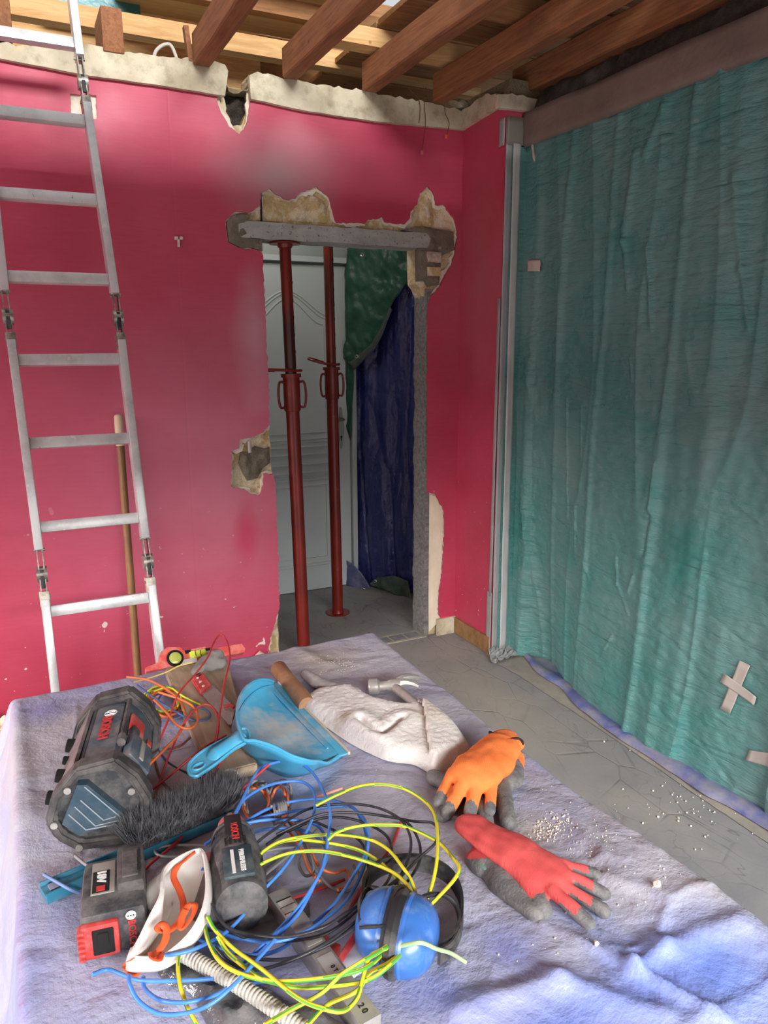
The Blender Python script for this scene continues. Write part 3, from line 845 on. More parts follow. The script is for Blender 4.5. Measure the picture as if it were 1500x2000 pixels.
for (ax, ay, bx_, by_, w, a) in ((1130, 790, 1131, 900, .006, .006), (1228, 700, 1234, 745, .006, .007), (1234, 745, 1275, 795, .006, .005), (1283, 905, 1273, 1000, .008, .011), (1273, 1000, 1262, 1080, .008, -.008), (1205, 1085, 1208, 1140, .006, .006), (1208, 1140, 1235, 1200, .006, .006), (1243, 1125, 1233, 1155, .007, .009), (1200, 1240, 1183, 1270, .006, .006), (1310, 740, 1400, 800, .006, .004), (1410, 740, 1450, 805, .006, .005), (1430, 980, 1480, 1020, .006, .005), (1118, 980, 1115, 1090, .006, .006), (1235, 300, 1212, 470, .02, .014), (1212, 470, 1222, 560, .012, .009), (1262, 480, 1268, 640, .010, .009), (1430, 340, 1440, 520, .016, .011), (1440, 520, 1450, 640, .014, .010), (1290, 205, 1255, 300, .02, .012), (1100, 780, 1098, 1010, .006, .006), (1150, 1190, 1215, 1225, .006, -.006), (990, 1160, 1050, 1220, .006, .006), (1107, 1000, 1150, 1130, .006, .005)):
    a0_, b0_ = sz(ax, ay), sz(bx_, by_); CREASE.append((a0_[0], a0_[1], b0_[0], b0_[1], w, a))
def tarp_disp(s, z):
    d = .020*noise.noise(Vector((s*2.6, z*.5, 2))) + .014*noise.noise(Vector((s*6+z*.4, z*.9, 7)))
    d += .010*(ridge(Vector((s*4.2+.35*z, z*.7, 13)))**6) + .006*noise.noise(Vector((s*9, z*14, 4)))*(.4+.6*ssm((.6-s)/.5)) + .003*noise.noise(Vector((s*30, z*30, 5)))
    # long soft vertical folds
    for s0, sl, w, a in ((.34, .03, .018, .010), (.62, .03, .016, .009), (.98, .02, .020, .012), (1.18, .0, .04, .012), (.16, .01, .03, .010)):
        u = (s-(s0+sl*(z-1)+.03*noise.noise(Vector((z*1.3, s0*7, 0)))))/w
        d += a*math.exp(-u*u)
    for s0, z0, s1, z1, w, a in CREASE:
        dd, _ = seg_d(s, z, (s0, z0), (s1, z1))
        if dd < w*3: d += a*math.exp(-(dd/w)**2)
    gl = ssm((.34-s)/.08)*ssm((2.1-z)/.4)*ssm((z-.15)/.2)
    if gl > 0: d += gl*(.0035*noise.noise(Vector((s*45, z*60, 9)))+.0028*ridge(Vector((s*30, z*45, 5)))**3)
    return d
def tarp_pt(s, z, lift=0.0):
    c = .075
    if s < c:
        return Vector((2.042+s, YE-.010-.3*abs(tarp_disp(s, z))*ssm(s/.05)-lift, z))
    y = YE-.010-(s-c)
    d = tarp_disp(s, z); k = ssm((s-c)/.25)
    x0 = tarp_x(y, z)
    x = x0*k + (2.117)*(1-k) - d*ssm((s-c)/.08)*.9 - lift
    if z < .08: pass
    return Vector((x, y, z))
bm = bmesh.new()
NS, NZ = 560, 330; LS = 3.0
G = []
for i in range(NS+1):
    s = LS*(i/NS)**1.35; row = []
    for j in range(NZ+1):
        zt = 2.45 if s > .075 else 2.33
        row.append(bm.verts.new(tarp_pt(s, .008+(zt-.008)*j/NZ)))
    G.append(row)
for i in range(NS):
    for j in range(NZ): bm.faces.new((G[i][j], G[i+1][j], G[i+1][j+1], G[i][j+1]))
gt = obj('green_tarp', bm, M_GREEN, smooth=180)
tag(gt, 'large dusty green plastic sheet hung over the whole right-hand wall', 'tarp')
md = gt.modifiers.new('thick', 'SOLIDIFY'); md.thickness = .0015

def tape_on_tarp(name, pxs, label, lift=.006, n=8, mat=M_TAPEL):
    # a quad of tape whose corners are found on the sheet
    C = []
    for px, py in pxs:
        x = 2.05
        for _ in range(12):
            p = onX(px, py, x); s = .075+(YE-.010-p.y)
            x = tarp_pt(s, max(.01, p.z)).x
        C.append((s, p.z))
    bm = bmesh.new(); Gd = []
    for i in range(n+1):
        row = []
        for j in range(n+1):
            u, v = i/n, j/n
            s = (C[0][0]*(1-u)+C[1][0]*u)*(1-v)+(C[3][0]*(1-u)+C[2][0]*u)*v
            z = (C[0][1]*(1-u)+C[1][1]*u)*(1-v)+(C[3][1]*(1-u)+C[2][1]*u)*v
            row.append(bm.verts.new(tarp_pt(s, z, lift)))
        Gd.append(row)
    for i in range(n):
        for j in range(n): bm.faces.new((Gd[i][j], Gd[i+1][j], Gd[i+1][j+1], Gd[i][j+1]))
    o = obj(name, bm, mat, smooth=60); md = o.modifiers.new('t', 'SOLIDIFY'); md.thickness = .001
    if label: tag(o, label, 'tape', 'grey tape patches on the green sheet')
    return o
cr = tape_on_tarp('tape_patch', [(1447, 1289), (1468, 1299), (1428, 1394), (1409, 1383)], None)
c2 = tape_on_tarp('tape_strip', [(1418, 1314), (1481, 1361), (1476, 1377), (1410, 1331)], None, .008)
c2.parent = cr
tag(cr, 'cross of grey tape low on the green sheet at the right', 'tape', 'grey tape patches on the green sheet')
tape_on_tarp('tape_patch', [(1466, 1464), (1512, 1474), (1508, 1503), (1459, 1484)], 'short piece of grey tape low on the green sheet, below the taped cross')
o = tape_on_tarp('tape_patch', [(1034, 509), (1059, 508), (1059, 530), (1034, 530)], 'small square of pinkish grey tape high on the green sheet near the pillar', .010, mat=plain('pale_tape', (186, 172, 158), .5))

# brown tape band along the top of the sheet
bm = bmesh.new(); Gd = []
N = 120
for i in range(N+1):
    y = YE+.0-2.7*i/N; row = []
    for j in range(7):
        z = 2.325+.135*j/6 + .006*noise.noise(Vector((y*3, j, 0)))
        row.append(bm.verts.new((2.092+.006*noise.noise(Vector((y*5, z*9, 1))) + (.012 if j == 0 else 0), y, z)))
    Gd.append(row)
for i in range(N):
    for j in range(6): bm.faces.new((Gd[i][j], Gd[i+1][j], Gd[i+1][j+1], Gd[i][j+1]))
o = obj('tape_band', bm, M_TAPEB, smooth=60); o.modifiers.new('t', 'SOLIDIFY').thickness = .002
tag(o, 'wide brownish grey tape band along the top of the green sheet', 'tape')
# silver tape framing the pillar
fr = thing('silver_tape', 'silver grey tape running up the pillar corner beside the green sheet', 'tape', loc=(XC, YE, 0))
def strip(name, path, w, wdir, nrm, mat, amp=.003, n=60, parent=None):
    bm = bmesh.new(); P = catmull(path, n//max(1, len(path)-1)); rows = []
    for p in P:
        row = []
        for k in range(5):
            u = (k/4-.5)
            q = p+Vector(wdir)*w*u+Vector(nrm)*(amp*(1+noise.noise(p*9+Vector((u*4, 0, 0)))) + (.0 if abs(u) < .5 else -.001))
            row.append(bm.verts.new(q))
        rows.append(row)
    for A, B in zip(rows, rows[1:]):
        for k in range(4): bm.faces.new((A[k], A[k+1], B[k+1], B[k]))
    o = obj(name, bm, mat, parent, smooth=60); o.modifiers.new('t', 'SOLIDIFY').thickness = .0012
    return o
strip('tape_strip', [(XC+.026, YE-.003, .02), (XC+.026, YE-.003, 1.2), (XC+.026, YE-.003, 2.44)], .052, (1, 0, 0), (0, -1, 0), M_TAPEG, parent=fr)
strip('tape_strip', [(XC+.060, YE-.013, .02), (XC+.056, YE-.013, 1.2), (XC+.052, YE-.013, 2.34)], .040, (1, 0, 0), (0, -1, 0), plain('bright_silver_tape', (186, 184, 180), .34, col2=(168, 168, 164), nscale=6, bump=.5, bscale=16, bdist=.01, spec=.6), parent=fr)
strip('tape_strip', [(XC, YE-.009, 2.39), (XC+.12, YE-.009, 2.39)], .11, (0, 0, 1), (0, -1, 0), plain('shaded_grey_tape', (120, 114, 104), .5, bump=.4, bscale=20, bdist=.008), n=10, parent=fr)  # tape given a darker colour for the shade at the pillar head
strip('tape_strip', [(XC-.003, YE+.018, .01), (XC-.003, YE+.018, .32)], .04, (0, 1, 0), (-1, 0, 0), M_TAPEG, n=20, parent=fr)
strip('tape_strip', [(XC-.003, YE+.012, .3), (XC-.003, YE+.006, 1.7)], .022, (0, 1, 0), (-1, 0, 0), M_TAPEG, n=20, parent=fr)
strip('tape_strip', [(XC-.003, YE+.022, 2.33), (XC-.003, YE+.022, 2.44)], .045, (0, 1, 0), (-1, 0, 0), M_TAPEG, n=10, parent=fr)
for c in fr.children: c.location = -fr.location
# bunched tape on the floor
bm = bmesh.new()
bmesh.ops.create_grid(bm, x_segments=26, y_segments=14, size=.5)
for v in bm.verts:
    x, y = v.co.x, v.co.y
    v.co = Vector((XC+.06+x*.22+y*.05, YE-.05+y*.11+x*.04, .012+.030*abs(noise.noise(Vector((x*5, y*7, 3))))+.02*max(0, noise.noise(Vector((x*11, y*12, 6))))+ .05*max(0, y-.1)))
o = obj('tape_foot', bm, M_TAPEG, fr, smooth=50); o.modifiers.new('t', 'SOLIDIFY').thickness = .0015; o.location = -fr.location
# curling tape end hanging at the pillar head
bm = bmesh.new()
Pc = catmull([onY(1058, 232, -.40), onY(1050, 262, -.40), onY(1041, 288, -.41), onY(1047, 312, -.42), onY(1068, 327, -.42)], 8); rows = []
for i, p in enumerate(Pc):
    w = .006+.012*math.sin(PI*min(1, (i+6)/len(Pc)*.8))
    d = Vector((.8, .3, .25)) if i < 16 else Vector((.25, .1, 1))
    rows.append([bm.verts.new(p-d*w), bm.verts.new(p+Vector((0, -.004, 0))), bm.verts.new(p+d*w)])
for A, B in zip(rows, rows[1:]):
    for k in range(2): bm.faces.new((A[k], A[k+1], B[k+1], B[k]))
o = obj('tape_end', bm, M_TAPEL, smooth=60); o.modifiers.new('t', 'SOLIDIFY').thickness = .001
tag(o, 'loose curled end of pale tape hanging from the pillar head', 'tape')
bm = bmesh.new(); Pc = catmull([onY(1060, 195, -.38), onY(1052, 212, -.39), onY(1047, 230, -.4), onY(1056, 246, -.4)], 5); rows = []
for i, p in enumerate(Pc): rows.append([bm.verts.new(p+Vector((-.014, 0, 0))), bm.verts.new(p+Vector((0, -.01, .004))), bm.verts.new(p+Vector((.014, 0, 0)))])
for A, B in zip(rows, rows[1:]):
    for k in range(2): bm.faces.new((A[k], A[k+1], B[k+1], B[k]))
o = obj('tape_end', bm, M_TAPEL, smooth=60); o.modifiers.new('t', 'SOLIDIFY').thickness = .001
tag(o, 'crumpled knot of pale tape at the very top of the pillar', 'tape')

# blue sheet edge lying on the floor below the green one
BL = [onZ(*p, 0.012) for p in [(997, 1265), (1020, 1277), (1045, 1308), (1070, 1326), (1097, 1343), (1120, 1372), (1153, 1399), (1205, 1438), (1262, 1473), (1300, 1499), (1327, 1516), (1370, 1548), (1413, 1568), (1500, 1620), (1700, 1760)]]
P = catmull(BL, 6); bm = bmesh.new(); rows = []
for i, p in enumerate(P):
    row = []
    for k in range(6):
        u = k/5
        x = p.x + u*(2.235-p.x)
        row.append(bm.verts.new((x, p.y+(.02+.07*max(0, 1-i/30))*u, .006+.010*abs(noise.noise(Vector((p.y*7, u*3, 1))))+(.012*math.sin(PI*min(1, u*2.5)) if k < 3 else .0))))
    rows.append(row)
for A, B in zip(rows, rows[1:]):
    for k in range(5): bm.faces.new((A[k], A[k+1], B[k+1], B[k]))
o = obj('blue_tarp', bm, plain('dusty_blue_floor_sheet', (72, 84, 142), .5, col2=(112, 116, 152), nscale=8, dust=.5, dscale=9, bump=.4, bscale=20, bdist=.006), smooth=60)
o.modifiers.new('t', 'SOLIDIFY').thickness = .0015
tag(o, 'dusty blue sheet edge lying on the floor under the green sheet', 'tarp')
# strip of dusty screed next to it
bm = bmesh.new()
Pa = [onZ(*p, .002) for p in [(945, 1272), (960, 1290), (1010, 1318), (1090, 1370), (1180, 1430), (1290, 1505), (1400, 1580), (1520, 1660)]]
A = [bm.verts.new((p.x+.004*noise.noise(p*30), p.y, .003)) for p in catmull(Pa, 6)]; Bv = [bm.verts.new((2.25, v.co.y+.1, .003)) for v in A]
for i in range(len(A)-1): bm.faces.new((A[i], Bv[i], Bv[i+1], A[i+1]))
t = NT('dusty_screed'); c = t.mix(t.ramp(t.noise(7, 6, .7), .3, .7), rgb(158, 150, 134), rgb(126, 121, 114)); c = t.mix(t.ramp(t.noise(190, 2), .72, .76), c, rgb(210, 204, 190)); t.color(c); t.rough(.95); t.bump(t.noise(80, 4), .4, .003)
o = obj('trim_2', bm, t.m, smooth=0); struct(o, 'strip of dusty beige screed along the right wall')
rnd_ = random.Random(2); bm = bmesh.new()
for px, py in [(1355, 1590), (1368, 1597), (1420, 1582), (1331, 1563), (1250, 1475), (1390, 1606), (1300, 1530), (1180, 1450), (1230, 1467), (1440, 1640), (1210, 1600)]+[(rnd_.gauss(1340, 60), rnd_.gauss(1580, 40)) for _ in range(60)]:
    P = onZ(px, py, 0); r_ = rnd_.uniform(.001, .004)
    q = bmesh.ops.create_icosphere(bm, subdivisions=1, radius=r_, matrix=Matrix.Translation(P+Vector((0, 0, r_*.4+.002))))
    for v in q['verts']: v.co += Vector((rnd_.uniform(-1, 1), rnd_.uniform(-1, 1), 0))*r_*.3
tag(obj('plaster_grit', bm, M_WHITE, smooth=0), 'white plaster crumbs scattered on the grey floor beside the table', 'rubble', kind='stuff')

# ---- sheets in the hallway
def hang_sheet(name, corners, disp, mat, label, nu=70, nv=110, grommets=()):
    # corners: bottom-left, bottom-right, top-right, top-left (3-D)
    bm = bmesh.new(); BL_, BR_, TR_, TL_ = [Vector(c) for c in corners]; Gd = []
    nrm = ((BR_-BL_).cross(TL_-BL_)).normalized()
    fn = lambda u, v: (BL_*(1-u)+BR_*u)*(1-v)+(TL_*(1-u)+TR_*u)*v + nrm*disp(u, v)
    for i in range(nu+1): Gd.append([bm.verts.new(fn(i/nu, j/nv)) for j in range(nv+1)])
    for i in range(nu):
        for j in range(nv): bm.faces.new((Gd[i][j], Gd[i+1][j], Gd[i+1][j+1], Gd[i][j+1]))
    o = obj(name, bm, mat, smooth=180); o.modifiers.new('t', 'SOLIDIFY').thickness = .0015
    tag(o, label, 'tarp')
    for k, (P, nn_) in enumerate(grommets):
        b = bmesh.new(); tube(b, [Vector(P)+nn_.orthogonal().normalized()*.011*math.cos(a)+nn_.cross(nn_.orthogonal()).normalized()*.011*math.sin(a) for a in [2*PI*q/16 for q in range(16)]], .0035, 6, closed=True, caps=False)
        obj('grommet', b, plain('steel_ring', (170, 168, 160), .3, 1), o)
    return o
def hx(px, py, P=Vector((1.90, .96, 0)), n=None):
    d = Vector((2.12, .58, 0))-Vector((1.90, .96, 0)); n = Vector((-d.y, d.x, 0)).normalized(); return onP(px, py, P, n), -n
pa = lambda px, py, off=0: hx(px, py)[0] + hx(px, py)[1]*off
nh = hx(700, 800)[1]
if nh.dot(CAM-Vector((2, .8, 1))) < 0: nh = -nh
def pa(px, py, off=0): return hx(px, py)[0]+nh*off
d1 = lambda u, v: -(.05*noise.noise(Vector((u*3, v*1.2, 3)))+.022*noise.noise(Vector((u*7, v*4, 5)))+.02*ridge(Vector((u*3+v*1.5, v*2.2, 9)))**5+.006*noise.noise(Vector((u*22, v*22, 1))))
bt = lambda px, py, off=0: pa(px, py, off)
hang_sheet('blue_tarp', [pa(684, 1138, .01), pa(822, 1160, .01), pa(830, 470, .01), pa(690, 560, .01)], d1, M_BLUE, 'glossy dark blue sheet hanging in the hallway beyond the doorway')
# folded blue corner with eyelets
def leaf(name, pxo, off, mat, parent=None, lump_=.012):
    poly = [pa(px, py, off) for px, py in pxo]
    o = poly[0]; ex = (Vector((2.12, .58, 0))-Vector((1.90, .96, 0))).normalized()
    L = [((p-o).dot(ex), p.z-o.z) for p in poly]; L = jag(L, .0, .02)
    pts = [Vector(p) for p in L]; nb = len(pts)
    xs_ = [p[0] for p in L]; zs_ = [p[1] for p in L]
    z = min(zs_)
    while z < max(zs_):
        x = min(xs_)
        while x < max(xs_):
            if inside((x, z), L) and edge_dist((x, z), L) > .008: pts.append(Vector((x, z)))
            x += .016
        z += .016
    r = geometry.delaunay_2d_cdt(pts, [(i, (i+1) % nb) for i in range(nb)], [], 1, 1e-7)
    bm = bmesh.new(); vs = [bm.verts.new(o+ex*v.x+Vector((0, 0, v.y))+nh*(lump_*noise.noise(Vector((v.x*16, v.y*10, off*50)))+.5*lump_*noise.noise(Vector((v.x*40, v.y*30, 2))))) for v in r[0]]
    for f in r[2]: bm.faces.new([vs[i] for i in f])
    q = obj(name, bm, mat, parent, smooth=180); q.modifiers.new('t', 'SOLIDIFY').thickness = .0015
    return q
g1 = leaf('green_tarp', [(682, 700), (690, 640), (686, 600), (684, 540), (690, 488), (712, 478), (822, 480), (826, 540), (800, 560), (780, 590), (758, 640), (740, 675), (712, 712), (700, 717)], .06, M_GREEN2, None, .022)
tag(g1, 'dark green sheet corner folded over the blue one high in the hallway', 'tarp')
hem = leaf('tarp_hem', [(700, 705), (738, 672), (757, 640), (775, 600), (779, 606), (760, 655), (745, 682), (705, 722), (692, 706)], .072, plain('grey_hem', (70, 78, 74), .5), g1, .004)
def ring_at(px, py, off, parent, r=.009):
    P = pa(px, py, off); ex = (Vector((2.12, .58, 0))-Vector((1.90, .96, 0))).normalized()
    b = bmesh.new(); tube(b, [P+ex*r*math.cos(a)+Vector((0, 0, r*math.sin(a))) for a in [2*PI*q/16 for q in range(16)]], .003, 6, closed=True, caps=False)
    obj('grommet', b, plain('steel_ring', (190, 188, 180), .3, 1), parent)
ring_at(724, 500, .085, g1); ring_at(714, 696, .090, g1)
g2 = leaf('blue_tarp', [(686, 1090), (700, 1098), (716, 1116), (733, 1142), (722, 1150), (706, 1148), (688, 1138)], .055, plain('dusty_blue_corner', (84, 88, 128), .5, dust=.3, bump=.4, bscale=30, bdist=.005), None, .012)
tag(g2, 'dusty blue sheet corner with a metal eyelet touching the hallway floor', 'tarp'); ring_at(721, 1145, .068, g2)
g3 = leaf('green_tarp', [(728, 1138), (745, 1124), (775, 1120), (805, 1130), (815, 1172), (790, 1162), (760, 1148)], .05, plain('dusty_green_corner', (56, 78, 66), .6, dust=.4, dustcol=(110, 110, 96), bump=.4, bscale=30, bdist=.005), None, .012)
tag(g3, 'dusty green sheet corner with an eyelet at the foot of the blue sheet', 'tarp'); ring_at(744, 1130, .066, g3)
leaf('green_tarp', [(683, 560), (700, 600), (699, 760), (694, 860), (684, 830)], .045, M_GREEN2, g1, .01)

# ================================================================== LADDER
SL = .25
lo = Vector((0, -.85, 0)); ln_ = Vector((0, -1, SL)).normalized()
def lp(px, py): return onP(px, py, lo, ln_)
t = NT('scuffed_aluminium'); c = t.mix(t.ramp(t.noise(9, 6, .7), .45, .7), rgb(206, 206, 204), rgb(176, 176, 174)); c = t.mix(t.ramp(t.noise(40, 4), .64, .72, 0, .8), c, rgb(222, 218, 208)); c = t.mix(t.ramp(t.noise(55, 3, .6, t.coord((1, 1, .5))), .7, .76, 0, .8), c, rgb(110, 96, 80)); t.color(c)
t.b.inputs['Metallic'].default_value = .25; t.rough(.34); t.bump(t.noise(90, 3), .12, .001); M_ALU = t.m
M_HINGE = plain('dull_steel_hinge', (120, 116, 108), .45, .7, col2=(190, 184, 170), nscale=45)
M_DARK = plain('black_plastic', (28, 28, 30), .5, dust=.2)
lad = thing('folding_ladder', 'aluminium folding ladder leaning against the red wall, splashed with plaster', 'ladder')
Rp = [lp(141, -60), lp(160, 150), lp(229, 610), lp(287, 1085)]
Lx = lp(20, 640).x; Lx2 = lp(84, 1140).x
dirn = (Rp[3]-Rp[0]).normalized()
rf = Rp[3] + (Rp[3]-Rp[2]).normalized()*0; k = rf.z/(-(dirn.z)); Rp.append(Rp[3]+dirn*k)
Rp[0] = Rp[1]-dirn*.42
Lp = [Vector((Lx-.004, p.y, p.z)) for p in Rp]; Lp[3].x = Lx2; Lp[4].x = Lx2+.003
M_RW, M_RD = .026, .062
for side, PP in (('R', Rp), ('L', Lp)):
    for i in range(4):
        a, b = PP[i], PP[i+1]; d = (b-a).normalized()
        a2 = a + d*(.10 if i else 0); b2 = b - d*(.0 if i == 3 else .06)
        bm = bmesh.new(); beam(bm, a2, b2, M_RD, M_RW, Vector((1, 0, 0)), .003); obj('side_rail', bm, M_ALU, lad)
    for i in (1, 2, 3):
        h = PP[i]; d = (PP[i+1]-PP[i]).normalized()
        bm = bmesh.new()
        for sx in (-.008, .008): beam(bm, h-d*.075+Vector((sx, 0, 0)), h+d*.11+Vector((sx, 0, 0)), .040, .004, Vector((1, 0, 0)), .001)
        lathe(bm, [(.0, -.016), (.026, -.016), (.026, .016), (.0, .016)], zmat(h+d*.02, (1, 0, 0)), 20)
        for q in (-.06, .09):
            lathe(bm, [(.005, -.018), (.005, .018)], zmat(h+d*q, (1, 0, 0)), 10)
        hg = obj('hinge', bm, M_HINGE, lad)
        bm = bmesh.new(); beam(bm, h+d*.075, h+d*.125, .052, .030, Vector((1, 0, 0)), .003)
        obj('hinge_cap', bm, M_HINGE if i != 3 else plain('worn_white_cap', (216, 210, 194), .5, col2=(150, 140, 120), nscale=50), hg)
        bm = bmesh.new(); beam(bm, h+d*.0-Vector((0, .022, 0)), h+d*.06-Vector((0, .022, 0)), .008, .012, Vector((1, 0, 0)), .002); obj('lock_lever', bm, M_DARK, hg)
    bm = bmesh.new(); beam(bm, PP[4]-dirn*.03, PP[4], .072, .034, Vector((1, 0, 0)), .004); obj('rubber_foot', bm, M_DARK, lad)
for px, py in [(150, 88), (167, 238), (188, 392), (210, 547), (231, 702), (251, 856), (271, 1011), (292, 1166)]:
    p = lp(px, py)
    kz = p.z
    xr = None
    def atz(PP):
        for a, b in zip(PP, PP[1:]):
            if a.z >= kz >= b.z: return a.lerp(b, (a.z-kz)/(a.z-b.z))
        return PP[0]
    a, b = atz(Lp), atz(Rp); a = a+Vector((M_RW/2, 0, 0)); b = b-Vector((M_RW/2, 0, 0))
    bm = bmesh.new(); beam(bm, a, b, .030, .036, Vector((0, -SL, -1)), .003)
    # non-slip ribs
    for q in range(-2, 3):
        o_ = ln_*(.0185) + Vector((0, SL, 1)).normalized()*q*.006
    obj('rung', bm, M_ALU, lad)
lowest = lp(300, 1320)
recenter(lad, (Rp[4]+Lp[4])/2)

# wooden broom handle leaning on the wall
sp = thing('broom_handle', 'long wooden broom handle leaning on the red wall behind the ladder', 'pole')
a = onY(231, 815, -.03); b0 = onY(268, 1300, -.12); d = (b0-a); b = a+d*(a.z/(-d.z))*.995
bm = bmesh.new(); tube(bm, [a.lerp(b, i/10) for i in range(11)], .0155, 14); obj('shaft', bm, wood('broom_wood', (150, 108, 68), (116, 80, 50), (0, 0, 0), (14, 14, 1), .55), sp)
bm = bmesh.new(); e = a+(b-a).normalized()*.115; u_ = (a-b).normalized()
tube(bm, [e, a, a+u_*.008, a+u_*.013], .0175, 14, radii=[.0172, .0172, .014, .006]); obj('taped_end', bm, plain('cream_tape', (214, 190, 158), .6, bump=.3, bscale=60), sp)
recenter(sp, b)

# ================================================================== STEEL PROPS
def redsteel():
    t = NT('red_oxide_steel'); c = t.mix(t.ramp(t.noise(5, 5, .6), .35, .65), rgb(128, 36, 26), rgb(104, 28, 22)); c = t.mix(t.ramp(t.noise(22, 5, .7), .62, .75, 0, .6), c, rgb(150, 84, 60)); c = t.mix(t.ramp(t.noise(60, 3), .74, .78, 0, .8), c, rgb(200, 180, 160)); t.color(c); t.rough(.32); t.b.inputs['Metallic'].default_value = .15; t.bump(t.noise(70, 4), .15, .001); return t.m
M_RST = redsteel()
t = NT('greased_inner_tube'); c = t.mix(t.ramp(t.noise(4, 5, .6, t.coord((1, 1, .6))), .42, .6), rgb(118, 40, 30), rgb(66, 34, 28)); t.color(c); t.rough(.24); t.b.inputs['Metallic'].default_value = .3; M_INNER = t.m
def prop(base, top, ztop, zcol, label, hang, sgn):
    r = thing('steel_prop', label, 'prop', 'red steel props in the doorway')
    d = (top-base).normalized()
    at = lambda z: base+(top-base)*((z-base.z)/(top.z-base.z))
    bm = bmesh.new(); tube(bm, [base+d*.006, at(zcol)], .031, 24); obj('outer_tube', bm, M_RST, r)
    it = bmesh.new(); tube(it, [at(zcol-.01), top], .0255, 24); io = obj('inner_tube', it, M_INNER, r)
    for k in range(12):
        z = zcol+.10+k*.075
        if z > ztop-.1: break
        p = at(z); v = Vector((1, -.45, 0)).normalized(); hb = bmesh.new()
        lathe(hb, [(.0075, -.0006), (.0075, .0006)], zmat(p+v*.0255, v), 12)
        obj('pin_hole', hb, M_BLACK, io)
    cb = bmesh.new(); tube(cb, [at(zcol-.165), at(zcol-.16), at(zcol-.012), at(zcol-.01)], .037, 24, radii=[.035, .038, .038, .036])
    tube(cb, [at(zcol-.012), at(zcol+.004)], .046, 24); co_ = obj('collar', cb, M_RST, r)
    for s in (-1, 1):
        v = Vector((s, -.1, 0)); p1, p2 = at(zcol-.035), at(zcol-.145)
        b = bmesh.new(); tube(b, catmull([p1+v*.034, p1+v*.058, p1.lerp(p2, .5)+v*.066, p2+v*.058, p2+v*.034], 6), .006, 8); obj('collar_handle', b, M_RST, co_)
    # pin with bent hook
    p = at(zcol+.018); v = Vector((-1, -.15, 0)).normalized(); w = Vector((.1, -1, 0)).normalized()
    b = bmesh.new()
    if hang == 0: path = [p+v*-.045+w*.02, p+v*.0+w*.034, p+v*.06+w*.034+Vector((0, 0, .004)), p+v*.14+w*.03+Vector((0, 0, .008)), p+v*.16+w*.0+Vector((0, 0, .004)), p+v*.13-w*.03, p+v*.07-w*.03]
    else: path = [p+v*-.04+w*.02, p+w*.034, p+v*.06+w*.034+Vector((0, 0, .006)), p+v*.12+w*.02+Vector((0, 0, .022)), p+v*.13-w*.015+Vector((0, 0, .03)), p+v*.10-w*.035+Vector((0, 0, .03)), p+v*.03-w*.034+Vector((0, 0, .01))]
    tube(b, catmull(path, 8), .0065, 8); obj('locking_pin', b, M_RST, r)
    for P, nm in ((base, 'base_plate'), (top, 'head_plate')):
        b = bmesh.new(); sgn_ = 1 if nm == 'base_plate' else -1
        lathe(b, [(.068, 0), (.068, .006)], zmat(P if sgn_ == 1 else P-Vector((0, 0, .006)), (0, 0, 1)), 28)
        lathe(b, [(.034, .006), (.031, .02)], zmat(P, (0, 0, sgn_)), 20)
        pl = obj(nm, b, M_RST, r)
    recenter(r, base)
    return r
prop(Vector((1.182, .058, 0)), Vector((1.146, .058, 1.934)), 1.93, onY(568, 738, .06).z+.015, 'red steel prop nearer the camera, standing in the left of the doorway under the lintel', 0, 1)
prop(Vector((1.567, .546, 0)), Vector((1.545, .546, 2.398)), 2.4, onY(652, 722, .546).z+.01, 'red steel prop further back, standing on the hallway floor', 1, 1)

# loose cords hanging from the wall top
for i, (pts, bl, l) in enumerate((([(797, 172), (818, 195), (820, 225), (818, 240)], None, 'short brown cord hooked over the cornice'),
    ([(832, 170), (829, 200), (831, 240), (828, 270), (824, 296)], (824, 298), 'long thin cord with a pink tag hanging in front of the red wall'),
    ([(868, 205), (870, 222), (877, 240), (873, 262)], (871, 267), 'short cord with an orange connector hanging below the cornice'))):
    r = thing('hanging_cord', l, 'cord', 'loose cords over the cornice')
    b = bmesh.new(); tube(b, catmull([onY(px, py, -.035) for px, py in pts], 8), .0016, 6); obj('cord', b, plain('brown_cord', (96, 56, 40), .7), r)
    if bl:
        q = onY(bl[0], bl[1], -.035); b = bmesh.new(); box(b, q, (.012, .008, .016), None, .001); obj('connector', b, plain('orange_connector', (214, 92, 50), .5) if i == 2 else plain('pink_connector', (190, 90, 80), .5), r)
# broken plaster lying on the wall head
for i, (px, py, rr) in enumerate([(857, 150, .03), (945, 190, .07), (760, 160, .05), (706, 168, .03), (655, 150, .03)]):
    p = onZ(px, py, 2.57); lump('plaster_lump', (p.x, max(.05, min(.1, p.y)), 2.555), rr, M_CORN if i < 2 else M_TANRUB, ['white plaster chip on the wall head between the right-hand joists', 'large grey plaster slab on the wall head by the corner', 'tan mortar lump on the wall head beside the middle joist', 'small tan mortar lump left of the middle joist', 'small tan mortar lump right of the second long joist'][i], 'rubble', 'rubble on the wall head', sq=.5, seed=i)

# crumpled red and cream cloth on the floor behind the table
bm = bmesh.new(); bmesh.ops.create_grid(bm, x_segments=50, y_segments=34, size=.5)
for v in bm.verts:
    x, y = v.co.x, v.co.y
    v.co = Vector((-.16+x*.44, -.16+y*.26, .01+.10*abs(noise.noise(Vector((x*5, y*4, 1))))+.05*abs(noise.noise(Vector((x*13, y*11, 3))))))
t = NT('red_cream_cloth'); w = t.voro(16, None); c = t.mix(t.ramp(w, .32, .36), rgb(150, 38, 48), rgb(206, 190, 164)); t.color(c); t.rough(.9)
o = obj('crumpled_cloth', bm, t.m, smooth=60); o.modifiers.new('t', 'SOLIDIFY').thickness = .002
tag(o, 'crumpled red and cream patterned cloth on the floor against the red wall', 'cloth')

